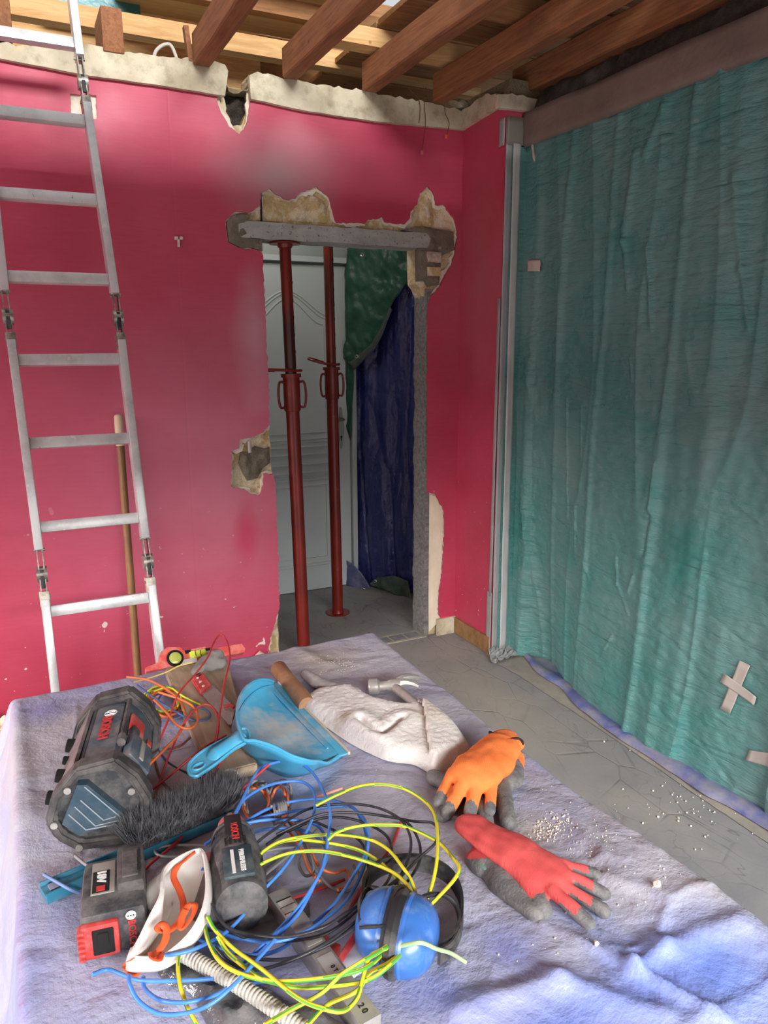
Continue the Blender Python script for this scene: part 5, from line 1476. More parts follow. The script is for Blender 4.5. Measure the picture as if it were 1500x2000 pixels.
# ---------------- dustpan
def dustpan():
    r = thing('dustpan', 'sky blue plastic dustpan with dusty pan and hollow handle', 'dustpan')
    mc = NT('sky_blue_plastic'); c = mc.mix(mc.ramp(mc.noise(14, 4), .3, .7), rgb(70, 170, 208), rgb(84, 180, 216))
    c = mc.mix(mc.math('MULTIPLY', mc.blob(tuple(T(545, 1430, .02)), (.085, .085, .2), .9, 1.8, 60), .8), c, rgb(206, 202, 194)); c = mc.mix(mc.ramp(mc.noise(34, 6, .75), .52, .8, 0, .5), c, rgb(160, 190, 200)); mc.color(c); mc.rough(.4); m_ = mc.m
    top = [(534, 1331, .030), (520, 1327, .045), (500, 1329, .058), (480, 1343, .066), (466, 1368, .070), (463, 1398, .072), (469, 1425, .072), (478, 1445, .070), (500, 1447, .070), (535, 1458, .066), (570, 1476, .058), (604, 1486, .046), (622, 1487, .034), (640, 1490, .018), (664, 1474, .008)]
    bot = [(536, 1341, .010), (528, 1345, .016), (512, 1352, .026), (492, 1366, .027), (472, 1388, .027), (458, 1408, .027), (455, 1426, .027), (462, 1446, .026), (486, 1474, .022), (520, 1502, .002), (560, 1517, .002), (600, 1512, .002), (618, 1500, .003), (642, 1492, .005), (664, 1478, .006)]
    TP = catmull([T(*q) for q in top], 5); BP = catmull([T(*q) for q in bot], 5)
    bm = bmesh.new(); rows = []
    for j in range(5):
        t_ = j/4
        rows.append([bm.verts.new(a.lerp(b, t_)+Vector((0, 0, 0))) for a, b in zip(TP, BP)])
    for A, B in zip(rows, rows[1:]):
        for k in range(len(A)-1): bm.faces.new((A[k], A[k+1], B[k+1], B[k]))
    wall_ = obj('back_wall', bm, m_, r, smooth=60); wall_.modifiers.new('t', 'SOLIDIFY').thickness = .002
    # pan: ruled surface lifting to a ledge below the rim
    inn = [p.lerp(q, .62) for p, q in zip(TP, BP)]
    n = len(inn); bm = bmesh.new(); lipA, lipB = T(531, 1338, .010), T(662, 1474, .010)
    rows = []
    for i, p in enumerate(inn):
        u = i/(n-1); e = lipA.lerp(lipB, u); row = []
        for j in range(13):
            t_ = j/12; q = p.lerp(e, t_); q.z = p.z*(1-t_)**1.5+e.z*(1-(1-t_)**1.5); row.append(bm.verts.new(q))
        rows.append(row)
    for A, B in zip(rows, rows[1:]):
        for k in range(12): bm.faces.new((A[k], A[k+1], B[k+1], B[k]))
    bmesh.ops.remove_doubles(bm, verts=bm.verts, dist=.0004)
    pan = obj('pan', bm, m_, r, smooth=60); pan.modifiers.new('t', 'SOLIDIFY').thickness = .002
    bm = bmesh.new(); tube(bm, TP, .0022, 8); obj('rim', bm, m_, r)
    ld = (lipB-lipA).normalized(); outn = Vector((ld.y, -ld.x, 0)); outn = outn if outn.x > 0 else -outn
    bm = bmesh.new(); box(bm, (lipA+lipB)/2+outn*.004+Vector((0, 0, -.001)), ((lipB-lipA).length+.006, .018, .003), rot_axes(ld, outn, ld.cross(outn)), .001); lip = obj('lip', bm, m_, r)
    bm = bmesh.new(); box(bm, (lipA+lipB)/2+outn*.014+Vector((0, 0, .0)), ((lipB-lipA).length+.008, .004, .005), rot_axes(ld, outn, ld.cross(outn)), .001); obj('rubber_edge', bm, plain('dusty_white_rubber', (196, 190, 172), .7, dust=.2), lip)
    bm = bmesh.new(); a_, b_ = T(533, 1350, .018), T(640, 1462, .013); tube(bm, [a_.lerp(b_, i/6) for i in range(7)], .0018, 6); obj('pan_step', bm, m_, pan)
    # handle: flat flange with a hanging hole and a rounded back
    HO = catmull([T(*q) for q in [(367, 1502, .055), (371, 1488, .056), (392, 1468, .058), (424, 1449, .060), (452, 1434, .062), (469, 1421, .064), (484, 1428, .060), (487, 1446, .058), (474, 1450, .062), (456, 1460, .061), (424, 1487, .058), (398, 1506, .056), (384, 1516, .055), (371, 1513, .055)]], 4, closed=True)
    hc_ = T(388, 1496, .056); h1 = T(470, 1437, .063); d = (h1-hc_); d.z = 0; d.normalize(); s = Vector((-d.y, d.x, 0)); Z = Vector((0, 0, 1))
    zf = lambda x, y: ZT+.055+.07*max(0, (Vector((x, y, 0))-Vector((hc_.x, hc_.y, 0))).dot(d))
    hole = [(hc_.x+d.x*.0085*math.cos(2*PI*k/24)+s.x*.0058*math.sin(2*PI*k/24), hc_.y+d.y*.0085*math.cos(2*PI*k/24)+s.y*.0058*math.sin(2*PI*k/24)) for k in range(24)]
    bm = slab([[(p.x, p.y) for p in HO], hole], lambda u, v: (u, v, zf(u, v)), lambda u, v: (u, v, zf(u, v)-.003)); hd = obj('handle', bm, m_, r, smooth=30)
    bm = bmesh.new(); st = hc_+d*.016; ln = (Vector((h1.x, h1.y, 0))-Vector((st.x, st.y, 0))).length; rows = []
    for i in range(21):
        t_ = i/20; p = st+d*ln*t_; p.z = zf(p.x, p.y)-.001; w = .0105*min(1, .35+t_*6)*(1+.35*max(0, t_-.8)/.2); hh = .010*min(1, t_*5)
        rows.append([bm.verts.new(p+s*math.cos(PI*k/10)*w+Z*math.sin(PI*k/10)*hh) for k in range(11)])
    for A, B in zip(rows, rows[1:]):
        for k in range(10): bm.faces.new((A[k], A[k+1], B[k+1], B[k]))
    bm.faces.new(rows[0][::-1]); bm.faces.new(rows[-1]); obj('handle_back', bm, m_, hd, smooth=50)
    bm = bmesh.new(); tube(bm, [Vector((x, y, zf(x, y)+.0003)) for x, y in hole], .0013, 6, closed=True, caps=False); obj('hole_rim', bm, m_, hd)
    bm = bmesh.new(); tube(bm, [Vector((p.x, p.y, zf(p.x, p.y)+.0003)) for p in HO], .0018, 6, closed=True, caps=False); obj('handle_rim', bm, m_, hd)
    local(r, T(540, 1440, 0))
dustpan()

# ---------------- towel
TOW = [(587, 1371), (603, 1357), (621, 1348), (650, 1344), (677, 1340), (688, 1339), (709, 1352), (747, 1369), (795, 1376), (808, 1364), (823, 1365), (853, 1387), (893, 1421), (920, 1461), (905, 1480), (880, 1493), (848, 1504), (827, 1493), (805, 1483), (760, 1477), (720, 1461), (680, 1440), (640, 1413), (605, 1392)]
poly = [(p.x, p.y) for p in catmull([T(*q, .012) for q in TOW], 4, closed=True)]
f1 = [tp(822, 1368), tp(829, 1430), tp(832, 1467), tp(840, 1496)]
g1_ = [tp(704, 1432), tp(725, 1450), tp(748, 1460), tp(787, 1430)]
def pl_d(x, y, L): return min(seg_d(x, y, a, b)[0] for a, b in zip(L, L[1:]))
def tow_extra(x, y, k):
    side = 1 if (x-f1[0][0])*(f1[-1][1]-f1[0][1])-(y-f1[0][1])*(f1[-1][0]-f1[0][0]) < 0 else 0
    d = pl_d(x, y, f1); g = pl_d(x, y, g1_)
    h = .0035*noise.noise(Vector((x*16, y*16, 4)))+.0010*noise.noise(Vector((x*130, y*130, 4)))+.0007*random.uniform(-1, 1)+side*.007
    h -= .003*math.exp(-(d/.003)**2); h -= .006*math.exp(-(g/.005)**2); h += .004*math.exp(-((g-.014)/.012)**2)
    return h*min(1, k*2)
t = NT('terry_towel'); c = t.mix(t.ramp(t.noise(12, 5), .3, .7), rgb(242, 241, 236), rgb(228, 225, 217)); c = t.mix(t.math('MULTIPLY', t.blob(tuple(T(672, 1405, .02)), (.02, .02, .1), 1.0, .8, 40), .7), c, rgb(176, 150, 104)); c = t.mix(t.math('MULTIPLY', t.blob(tuple(T(845, 1400, .02)), (.05, .05, .1), 1.0, .8, 20), .4), c, rgb(190, 176, 136)); t.color(c); t.rough(.95); t.bump(t.noise(230, 4, .8), .6, .003)
o = obj('towel', pillow(poly, ZT+.004, .020, .022, .0034, tow_extra), t.m, smooth=75)
tag(o, 'crumpled white terry towel with a tan stain lying between dustpan and orange glove', 'towel')

# grey glove fingers sticking out from the towel
def glove_mesh(parts, voxel=.0022, smooth=8):
    bm = bmesh.new()
    for a, b, ra, rb, fl in parts: capsule(bm, a, b, ra, rb, 14, fl)
    return remesh(bm, voxel, smooth)
g = glove_mesh([(T(597, 1317, .013), T(618, 1332, .013), .010, .012, .9), (T(618, 1332, .013), T(650, 1345, .012), .012, .013, .8), (T(650, 1345, .012), T(690, 1352, .012), .013, .014, .7), (T(595, 1375, .010), T(620, 1362, .012), .010, .013, .8)])
tag(obj('work_glove', g, plain('pale_grey_knit', (172, 168, 164), .9, col2=(148, 144, 142), nscale=30, bump=.5, bscale=260), smooth=180), 'pale grey work glove tucked under the white towel, one finger out', 'glove')

# ---------------- hammer, wooden handle
def hammer():
    r = thing('claw_hammer', 'scratched steel claw hammer half under the towel', 'hammer')
    c = T(768, 1338, .018); f = T(729, 1341, .016); d = (f-c).normalized()
    bm = bmesh.new(); lathe(bm, [(.0105, 0), (.0105, .018), (.0085, .022), (.0085, .034), (.0135, .038), (.0140, .050), (.0125, .053)], zmat(c-d*.012, d), 20)
    hd = obj('head', bm, M_STEEL, r)
    for k, e in enumerate(((816, 1323, .020), (816, 1340, .012))):
        bm = bmesh.new(); e = T(*e); P = catmull([c-d*.002, c.lerp(e, .35)+Vector((0, 0, .006)), c.lerp(e, .7)+Vector((0, 0, .005)), e], 5); n = len(P)
        tube(bm, P, .007, 8, radii=[.0095-.005*i/(n-1) for i in range(n)], flat=.8); obj('claw', bm, M_STEEL, hd)
    bm = bmesh.new(); e = T(812, 1376, .016); tube(bm, catmull([c+Vector((0, 0, -.002)), c.lerp(e, .5), e, e+(e-c)*.3], 4), .0078, 12); obj('handle', bm, M_STEEL, r)
    local(r, T(770, 1340, 0))
hammer()
bm = bmesh.new(); a, b = T(544, 1306, .016), T(592, 1368, .014); dd = (b-a)
tube(bm, [a-dd*.06, a-dd*.045, a, a+dd*.4, a+dd*.7, b, b+dd*.15], .014, 18, radii=[.006, .011, .0145, .0135, .0145, .0155, .014])
tag(obj('wooden_handle', bm, wood('handle_wood', (170, 128, 92), (146, 104, 72), (0, 0, 0), (10, 10, 10), .5, .15, (206, 196, 180))), 'short turned wooden tool handle poking out behind the dustpan', 'tool handle')

# ---------------- timber offcut, level, saw blade, grey glove
def slabpx(pts, h0, h1):
    bm = bmesh.new(); A = [bm.verts.new(T(*q, h1)) for q in pts]; B = [bm.verts.new(Vector((v.co.x, v.co.y, ZT+h0))) for v in A]; n = len(A)
    bm.faces.new(A); bm.faces.new(B[::-1])
    for k in range(n): bm.faces.new((A[k], A[(k+1) % n], B[(k+1) % n], B[k]))
    bmesh.ops.recalc_face_normals(bm, faces=bm.faces)
    bmesh.ops.bevel(bm, geom=list(bm.edges), offset=.0018, segments=2, affect='EDGES'); return bm
HB = .022
M_OFF = wood('dusty_offcut', (176, 156, 132), (152, 130, 104), (0, 0, 0), (12, 1.2, 12), .9, .3, (170, 160, 146))
tag(obj('timber_offcut', slabpx([(322, 1304), (436, 1262), (502, 1490), (412, 1512)], .004, HB), M_OFF, smooth=30), 'thick dusty timber offcut lying under the dustpan and the level', 'timber')
def level():
    r = thing('spirit_level', 'small red torpedo spirit level lying across the end of the timber offcut', 'spirit level')
    A, B = T(287, 1313, HB-.022), T(478, 1276, HB+.004); A.z = B.z = ZT+HB+.002
    A = onP(287, 1311, A, Vector((0, 0, 1))); B = onP(477, 1274, A, Vector((0, 0, 1)))
    d = (B-A).normalized(); nb = Vector((d.y, -d.x, 0)); nb = nb if nb.y < 0 else -nb
    up = (Vector((0, 0, 1))*.8+nb*-.6).normalized()          # tilted back a little
    nrm = d.cross(up); nrm = nrm if nrm.y < 0 else -nrm
    pf = lambda px, py: onP(px, py, A, nrm)
    out = [(286, 1312), (285, 1303), (308, 1295), (315, 1272), (328, 1264), (352, 1264), (362, 1273), (372, 1271), (374, 1268), (400, 1263), (405, 1268), (420, 1266), (472, 1257), (479, 1267), (477, 1274)]
    P = [pf(*q) for q in out]; bm = bmesh.new(); F_ = [bm.verts.new(p) for p in P]; K = [bm.verts.new(p-nrm*.018) for p in P]; n = len(P)
    tri = geometry.tessellate_polygon([[Vector(((p-A).dot(d), (p-A).dot(up), 0)) for p in P]])
    for t_ in tri: bm.faces.new([F_[i] for i in t_]); bm.faces.new([K[i] for i in t_][::-1])
    for k in range(n): bm.faces.new((F_[k], F_[(k+1) % n], K[(k+1) % n], K[k]))
    bmesh.ops.recalc_face_normals(bm, faces=bm.faces); obj('body', bm, plain('scuffed_red_metal', (206, 70, 62), .4, col2=(222, 120, 108), nscale=50, dust=.3, dustcol=(210, 160, 150), dscale=50), r, smooth=30)
    c = pf(342, 1286)
    bm = bmesh.new(); lathe(bm, [(.0145, -.001), (.0145, .003), (.0125, .004), (.0115, .002)], zmat(c, nrm), 28); ring = obj('vial_ring', bm, M_BLACK, r)
    bm = bmesh.new(); lathe(bm, [(.0105, 0), (.0105, .0035), (.009, .0045)], zmat(c, nrm), 24); obj('round_vial', bm, plain('yellow_green_vial', (176, 184, 90), .2, dust=.3), ring)
    R3 = rot_axes(d, up, d.cross(up)) if d.cross(up).dot(nrm) > 0 else rot_axes(d, -up, d.cross(-up))
    bm = bmesh.new(); box(bm, pf(386, 1277), (.030, .013, .010), R3, .004); v = obj('level_vial', bm, plain('bright_vial', (212, 228, 84), .15), r)
    for px in (381, 391):
        bm = bmesh.new(); box(bm, pf(px, 1277)+nrm*.0055, (.0012, .011, .0006), R3); obj('vial_line', bm, M_BLACK, v)
    bm = bmesh.new(); box(bm, pf(368, 1292)+nrm*.0008, (.030, .009, .0015), R3); box(bm, pf(408, 1276)+nrm*.0008, (.012, .009, .0015), R3); obj('white_plate', bm, M_WHT, r)
    bm = bmesh.new(); box(bm, pf(367, 1273)+nrm*-.005, (.010, .006, .012), R3); obj('end_plug', bm, M_BLACK, r); bm = bmesh.new(); box(bm, pf(406, 1269)+nrm*-.005, (.010, .006, .012), R3); obj('end_plug', bm, M_BLACK, r)
    local(r, (A+B)/2)
level()
def saw():
    r = thing('jab_saw', 'small saw blade with red plastic sheath lying on the timber offcut', 'saw')
    hh = HB+.006
    obj('sheath', slabpx([(373, 1322), (394, 1309), (414, 1337), (392, 1353)], HB+.001, HB+.010), M_REDP, r)
    teeth = []
    a, b = Vector((414, 1338)), Vector((458, 1382))
    for k in range(16): p = a.lerp(b, k/16); q = a.lerp(b, (k+.5)/16); teeth += [(p.x, p.y), (q.x+2.2, q.y-1.8)]
    pts = [(392, 1352)] + teeth + [(459, 1384), (452, 1415), (446, 1414)]
    bm = bmesh.new(); A = [T(*q, hh) for q in pts]; tr = geometry.tessellate_polygon([A]); V1 = [bm.verts.new(p) for p in A]; V2 = [bm.verts.new(p-Vector((0, 0, .0015))) for p in A]
    for t_ in tr: bm.faces.new([V1[i] for i in t_]); bm.faces.new([V2[i] for i in t_][::-1])
    for k in range(len(A)): bm.faces.new((V1[k], V1[(k+1) % len(A)], V2[(k+1) % len(A)], V2[k]))
    bmesh.ops.recalc_face_normals(bm, faces=bm.faces); obj('blade', bm, M_STEEL, r, smooth=0)
    bm = bmesh.new(); tube(bm, [T(438, 1380, hh+.004), T(450, 1377, hh+.006), T(457, 1382, hh+.004)], .003, 8); obj('blade_clip', bm, M_REDP, r)
    bm = bmesh.new()
    for px, py in ((386, 1324), (391, 1332), (397, 1340)): lathe(bm, [(.0022, 0), (.0022, .001)], zmat(T(px, py, HB+.010), (0, 0, 1)), 10)
    obj('rivets', bm, M_WHT, r)
    bm = bmesh.new(); tube(bm, [T(382, 1319, HB+.0105), T(391, 1314, HB+.0105)], .0008, 5); tube(bm, [T(384, 1322, HB+.0105), T(393, 1317, HB+.0105)], .0008, 5); obj('sheath_marks', bm, M_BLACK, r)
    local(r, T(415, 1360, HB))
saw()
g = glove_mesh([(T(392, 1302, HB+.014), T(420, 1284, HB+.018), .012, .017, .8), (T(405, 1300, HB+.012), T(428, 1296, HB+.012), .012, .013, .8), (T(384, 1312, HB+.01), T(398, 1296, HB+.014), .010, .012, .8)])
for v in g.vertices: v.co.z += .003*noise.noise(v.co*70)
tag(obj('crumpled_glove', g, M_GREYC, smooth=180), 'crumpled grey work glove on the timber offcut in front of the level', 'glove')

# ---------------- orange gloves, red gloves
def glove(name, label, group, parts, pred, mcoat, mknit, cuff, mcuff, voxel=.0022):
    r = thing(name, label, 'glove', group)
    me = glove_mesh(parts, voxel, 7)
    for v in me.vertices: v.co += Vector((0, 0, 1))*.0016*noise.noise(v.co*60)
    lowest_ = min(v.co.z for v in me.vertices)
    A, B = split_mesh(me, pred)
    bpy.data.meshes.remove(me)
    if len(A.faces): obj('rubber_coating', A, mcoat, r, smooth=180)
    else: A.free()
    obj('knitted_back', B, mknit, r, smooth=180)
    if cuff:
        bm = bmesh.new(); tube(bm, catmull(cuff, 6, closed=True), .0022, 8, closed=True, caps=False); obj('cuff_edge', bm, mcuff, r)
    P = parts[0][0]; local(r, (P.x, P.y, ZT)); return r
def knit(name, a, b, rib=420):
    t = NT(name); c = t.mix(t.ramp(t.noise(26, 4), .35, .7), rgb(*a), rgb(*b)); t.color(c); t.rough(.9); bb = t.bump(t.wave(260, t.coord((1, 1, 0), (0, 0, .5)), 'X', .6, 2), .3, .0008); t.bump(t.noise(400, 2), .3, .001, bb); return t.m
M_ORK = knit('orange_knit', (246, 136, 66), (236, 120, 54)); M_RDK = knit('red_knit', (214, 88, 84), (198, 72, 70))
M_COAT = plain('grey_rubber_coating', (86, 86, 88), .7, col2=(110, 108, 106), nscale=30, dust=.4, dustcol=(140, 136, 130), dscale=70, bump=.5, bscale=350)
def OG(px, py, h): return T(px, py, h)
# fingers: base, tip; the last stretch of each is dipped in grey rubber
def fingers(L): return [(T(*b), T(*e), ra, rb, .9) for b, e, ra, rb in L]
of = [((885, 1508, .032), (856, 1568, .018), .0085, .0078), ((908, 1522, .034), (873, 1588, .018), .0088, .0085), ((933, 1530, .034), (918, 1586, .016), .0085, .0088), ((961, 1524, .032), (957, 1584, .020), .0078, .0072)]
op = [(T(975, 1462, .034), T(930, 1510, .034), .030, .034, .55), (T(985, 1445, .034), T(962, 1490, .034), .022, .030, .55), (T(968, 1442, .034), T(1010, 1453, .034), .011, .011, .8), (T(985, 1450, .034), T(1000, 1452, .034), .015, .014, .8), (T(900, 1502, .03), T(955, 1512, .034), .014, .019, .7), (T(912, 1488, .03), T(940, 1500, .034), .016, .020, .7)]
def near_tip(tips, rr):
    def f(c): return any((Vector((c.x, c.y, 0))-Vector((t_.x, t_.y, 0))).length < rr for t_ in tips)
    return f
glove('work_glove', 'upper orange knitted work glove with grey fingertips, next to the white towel', 'orange work gloves', op+fingers(of),
      near_tip([T(854, 1578, .012), T(870, 1602, .010), T(916, 1600, .010), T(956, 1600, .012)], .0125), M_COAT, M_ORK,
      [T(957, 1430, .040), T(972, 1440, .046), T(990, 1445, .046), T(1012, 1443, .042), T(1021, 1452, .038), T(1010, 1458, .030), T(985, 1452, .024), T(964, 1438, .028)], plain('dark_brown_hem', (50, 30, 30), .8))
glove('work_glove', 'second orange work glove, mostly hidden under the upper one, grey palm showing', 'orange work gloves',
      [(T(985, 1500, .014), T(950, 1530, .013), .026, .026, .5), (T(1000, 1480, .014), T(990, 1520, .014), .018, .022, .6), (T(980, 1540, .013), T(992, 1606, .011), .0125, .0105, .9), (T(940, 1560, .012), T(950, 1606, .010), .012, .010, .9), (T(880, 1530, .012), T(846, 1518, .012), .013, .011, .9), (T(890, 1560, .012), T(865, 1592, .010), .012, .010, .9), (T(900, 1540, .013), T(960, 1540, .013), .016, .016, .7)],
      lambda c: not (c.x > T(995, 1500).x-.0 and c.y > T(990, 1575).y and c.x > T(985, 1545).x+.004), M_COAT, M_ORK,
      [T(1004, 1477, .022), T(1012, 1486, .016), T(1013, 1496, .010), T(1009, 1490, .006), T(1003, 1480, .010)], plain('dark_brown_hem', (50, 30, 30), .8))
rf_ = [((1096, 1686, .024), (1164, 1708, .011), .0062, .0068), ((1098, 1704, .024), (1179, 1745, .011), .0064, .0080), ((1092, 1724, .024), (1178, 1779, .011), .0064, .0080), ((1078, 1738, .024), (1149, 1802, .011), .0070, .0080), ((1018, 1714, .022), (1060, 1776, .012), .0080, .0105)]
rp = [(T(922, 1614, .026), T(960, 1640, .026), .021, .023, .5), (T(960, 1640, .026), T(1010, 1668, .026), .024, .028, .5), (T(1010, 1668, .026), T(1070, 1705, .024), .028, .026, .45), (T(1070, 1705, .024), T(1085, 1710, .024), .022, .016, .5), (T(1000, 1680, .024), T(1040, 1720, .022), .018, .014, .6)]
tipsR = [(T(*b), T(*e)) for b, e, _, _ in rf_]
def red_pred(c):
    best = 9; tt = 0
    for a, b in tipsR:
        d, t_ = seg_d(c.x, c.y, (a.x, a.y), (b.x, b.y))
        if d < best: best, tt, zz = d, t_, a.z+(b.z-a.z)*t_
    if best < .013 and tt > .76: return True
    if best < .013 and tt > .30 and c.z < zz+.0022: return True
    return c.z < ZT+.012
glove('work_glove', 'upper red knitted work glove with grey rubber fingers, spread flat', 'red work gloves', rp+fingers(rf_), red_pred, M_COAT, M_RDK,
      [T(905, 1630, .020), T(905, 1615, .028), T(914, 1603, .032), T(928, 1597, .030), T(930, 1606, .020), T(916, 1622, .014)], plain('teal_hem', (96, 128, 112), .8), .002)
rb = [(T(945, 1668, .012), T(985, 1725, .012), .016, .018, .7), (T(985, 1725, .012), T(1044, 1780, .011), .018, .012, .7), (T(928, 1680, .012), T(945, 1696, .012), .012, .013, .8), (T(1030, 1690, .012), T(1110, 1700, .012), .018, .012, .6), (T(1000, 1700, .012), T(1060, 1730, .012), .018, .018, .6)]
glove('work_glove', 'second red work glove, folded under the upper one with its grey rubber palm showing', 'red work gloves', rb, lambda c: math.hypot(c.x-T(934, 1690).x, c.y-T(934, 1690).y) > .017, M_COAT, M_RDK,
      [T(918, 1672, .014), T(920, 1690, .012), T(932, 1705, .010), T(950, 1712, .010), T(958, 1706, .014), T(946, 1696, .018), T(930, 1685, .018)], plain('teal_hem', (96, 128, 112), .8), .002)

# ---------------- ear defenders
def muffs():
    r = thing('ear_defenders', 'blue ear defenders with black headband lying under the cables', 'ear defenders')
    mb = plain('blue_cup_plastic', (62, 112, 184), .3, col2=(58, 110, 184), nscale=30, dust=.25, dustcol=(120, 150, 190), dscale=60)
    mk = plain('black_cushion', (34, 34, 36), .6, dust=.25)
    def cup(c, d, rz, ry, dep, nm):
        d = d.normalized(); y = Vector((-d.y, d.x, 0)).normalized(); z = Vector((0, 0, 1))
        bm = bmesh.new(); rings = []
        for j in range(9):
            t_ = PI/2*j/8; k = math.cos(t_)**.75 if j < 8 else .03; rings.append([bm.verts.new(c+d*dep*math.sin(t_)+y*ry*k*math.cos(2*PI*q/28)+z*rz*k*math.sin(2*PI*q/28)) for q in range(28)])
        bm.faces.new(rings[0][::-1]); bm.faces.new(rings[-1])
        for A, B in zip(rings, rings[1:]):
            for q in range(28): bm.faces.new((A[q], A[(q+1) % 28], B[(q+1) % 28], B[q]))
        cp = obj('ear_cup', bm, mb, r, smooth=50)
        for off, rr, nm2, mt in ((-.001, .0034, 'cup_rim', mb), (-.009, .0080, 'cushion', mk)):
            bm = bmesh.new(); tube(bm, [c+d*off+y*(ry-rr*.6)*math.cos(2*PI*q/32)+z*(rz-rr*.6)*math.sin(2*PI*q/32) for q in range(32)], rr, 8, closed=True, caps=False)
            obj(nm2, bm, mt, cp)
    dR = (T(870, 1845, 0)-T(795, 1830, 0))
    cup(T(797, 1826, .036), dR, .032, .040, .028, 'r')
    cup(T(754, 1806, .034), -dR, .030, .038, .028, 'l')
    def band(pts, w, h):
        P = catmull([T(*q) for q in pts], 8); bm = bmesh.new(); rows = []
        for i, p in enumerate(P):
            t_ = (P[min(i+1, len(P)-1)]-P[max(i-1, 0)]).normalized(); x = t_.cross(Vector((0, 0, 1))).normalized(); z = x.cross(t_)
            rows.append([bm.verts.new(p+x*u*h+z*v*w) for u, v in ((-1, -1), (1, -1), (1, 1), (-1, 1))])
        for A, B in zip(rows, rows[1:]):
            for k in range(4): bm.faces.new((A[k], A[(k+1) % 4], B[(k+1) % 4], B[k]))
        bm.faces.new(rows[0][::-1]); bm.faces.new(rows[-1]); bmesh.ops.recalc_face_normals(bm, faces=bm.faces); return bm
    obj('headband', band([(708, 1768, .03), (715, 1722, .026), (745, 1694, .024), (790, 1684, .022), (838, 1689, .022), (878, 1712, .020), (899, 1750, .018), (901, 1800, .018), (886, 1838, .02), (858, 1866, .022)], .010, .0016), mk, r)
    bm = bmesh.new(); tube(bm, catmull([T(812, 1765, .05), T(832, 1750, .05), (T(866, 1748, .04)), T(890, 1768, .03), T(898, 1806, .026), T(882, 1842, .03), T(858, 1858, .036)], 8), .0024, 8); obj('wire_yoke', bm, mk, r)
    bm = bmesh.new(); tube(bm, catmull([T(705, 1800, .05), T(704, 1760, .05), T(720, 1735, .045), T(745, 1740, .05), T(760, 1762, .06)], 8), .0024, 8); obj('wire_yoke', bm, mk, r)
    local(r, T(800, 1800, 0))
muffs()

# ---------------- aluminium square, plate, conduit on its bag, clear packet
def bar3(a, b, w, h):
    bm = bmesh.new(); beam(bm, a, b, w, h, Vector((0, 0, 1)), .0008); return bm
r = thing('aluminium_level', 'worn aluminium box level with printed marks running off the front edge of the picture', 'spirit level')
a, b = T(541, 1757, .013), T(712, 1995, .013); b = a+(b-a)*1.06
obj('box_profile', bar3(a, b, .020, .022), M_STEEL, r)
d = (b-a).normalized(); s = Vector((-d.y, d.x, 0)); s = s if s.x > 0 else -s; Z = Vector((0, 0, 1)); R3 = rot_axes(d, s, d.cross(s))
L = (b-a).length
for k, t_ in enumerate((.16, .40, .62)):
    bm = bmesh.new(); box(bm, a+d*L*t_+Z*.0113, (L*.13, .015, .0006), R3); obj('pale_plate', bm, plain('pale_grey_plate', (190, 188, 182), .5, dust=.3), r)
M = rot_axes(d, d.cross(s).cross(d), d.cross(s)).to_4x4()
if M.to_3x3().col[2].z < 0: M = rot_axes(d, Z.cross(d), Z).to_4x4()
M.translation = a+d*L*.66+Z*.0119; text('lettering', '0 T', M, .006, M_BLACK, r, .0002)
M2 = M.copy(); M2.translation = a+d*L*.93+Z*.0114; text('lettering', '2 0', M2, .008, M_BLACK, r, .0002)
for k in range(3):
    bm = bmesh.new(); box(bm, a+d*(.016+.010*k)+Z*.0113, (.001, .016, .0006), R3); obj('scale_line', bm, M_BLACK, r)
local(r, (a+b)/2)
tag(obj('metal_plate', slabpx([(408, 1795), (452, 1770), (520, 1765), (602, 1748), (606, 1786), (570, 1796), (520, 1832), (440, 1822)], .002, .006), plain('grey_flat_plate', (98, 98, 100), .55, dust=.3, dscale=30), smooth=30), 'flat dark grey plate under the loops of cable', 'plate')
bagp = [(p.x, p.y) for p in catmull([T(*q, .01) for q in [(306, 1862), (330, 1850), (372, 1862), (420, 1888), (500, 1910), (560, 1945), (640, 1975), (690, 2015), (560, 2050), (440, 2040), (400, 1985), (372, 1930), (330, 1915), (308, 1890)]], 4, closed=True)]
o = obj('plastic_bag', pillow(bagp, ZT+.004, .012, .02, .005, lambda x, y, k: k*(.010*noise.noise(Vector((x*40, y*40, 1)))+.006*ridge(Vector((x*60, y*30, 2)))**3)), plain('smoky_plastic_film', (64, 66, 68), .16, col2=(98, 98, 98), nscale=30, dust=.3, bump=.7, bscale=50, bdist=.006, spec=.8), smooth=50)
tag(o, 'crumpled smoky plastic bag under the ribbed conduit at the front edge', 'bag')
bm = bmesh.new(); a, b = T(352, 1860, .026), T(606, 2020, .030); N = 150; ax = [a.lerp(b, i/N)+Vector((0, 0, .004*math.sin(i/N*3))) for i in range(N+1)]
tube(bm, ax, .008, 14, radii=[.0056+(.0013 if (i//2) % 2 else 0) for i in range(N+1)])
tag(obj('ribbed_conduit', bm, plain('pale_grey_conduit', (178, 174, 162), .6, dust=.3), smooth=15), 'length of pale grey ribbed conduit lying on the smoky bag', 'conduit')
r = thing('clear_packet', 'small clear plastic packet with red insert beside the blue ear defenders', 'packet')
t = NT('clear_film'); t.color((.9, .9, .92, 1)); t.rough(.12); t.b.inputs['Transmission Weight'].default_value = .0; t.b.inputs['Alpha'].default_value = .28; t.bump(t.noise(30, 4), .6, .004)
pk = [(p.x, p.y) for p in [T(*q, .012) for q in [(640, 1896), (662, 1862), (695, 1822), (708, 1850), (722, 1880), (690, 1900)]]]
obj('film', pillow(pk, ZT+.006, .010, .016, .005, lambda x, y, k: k*.006*noise.noise(Vector((x*60, y*60, 5)))), t.m, r, smooth=40)
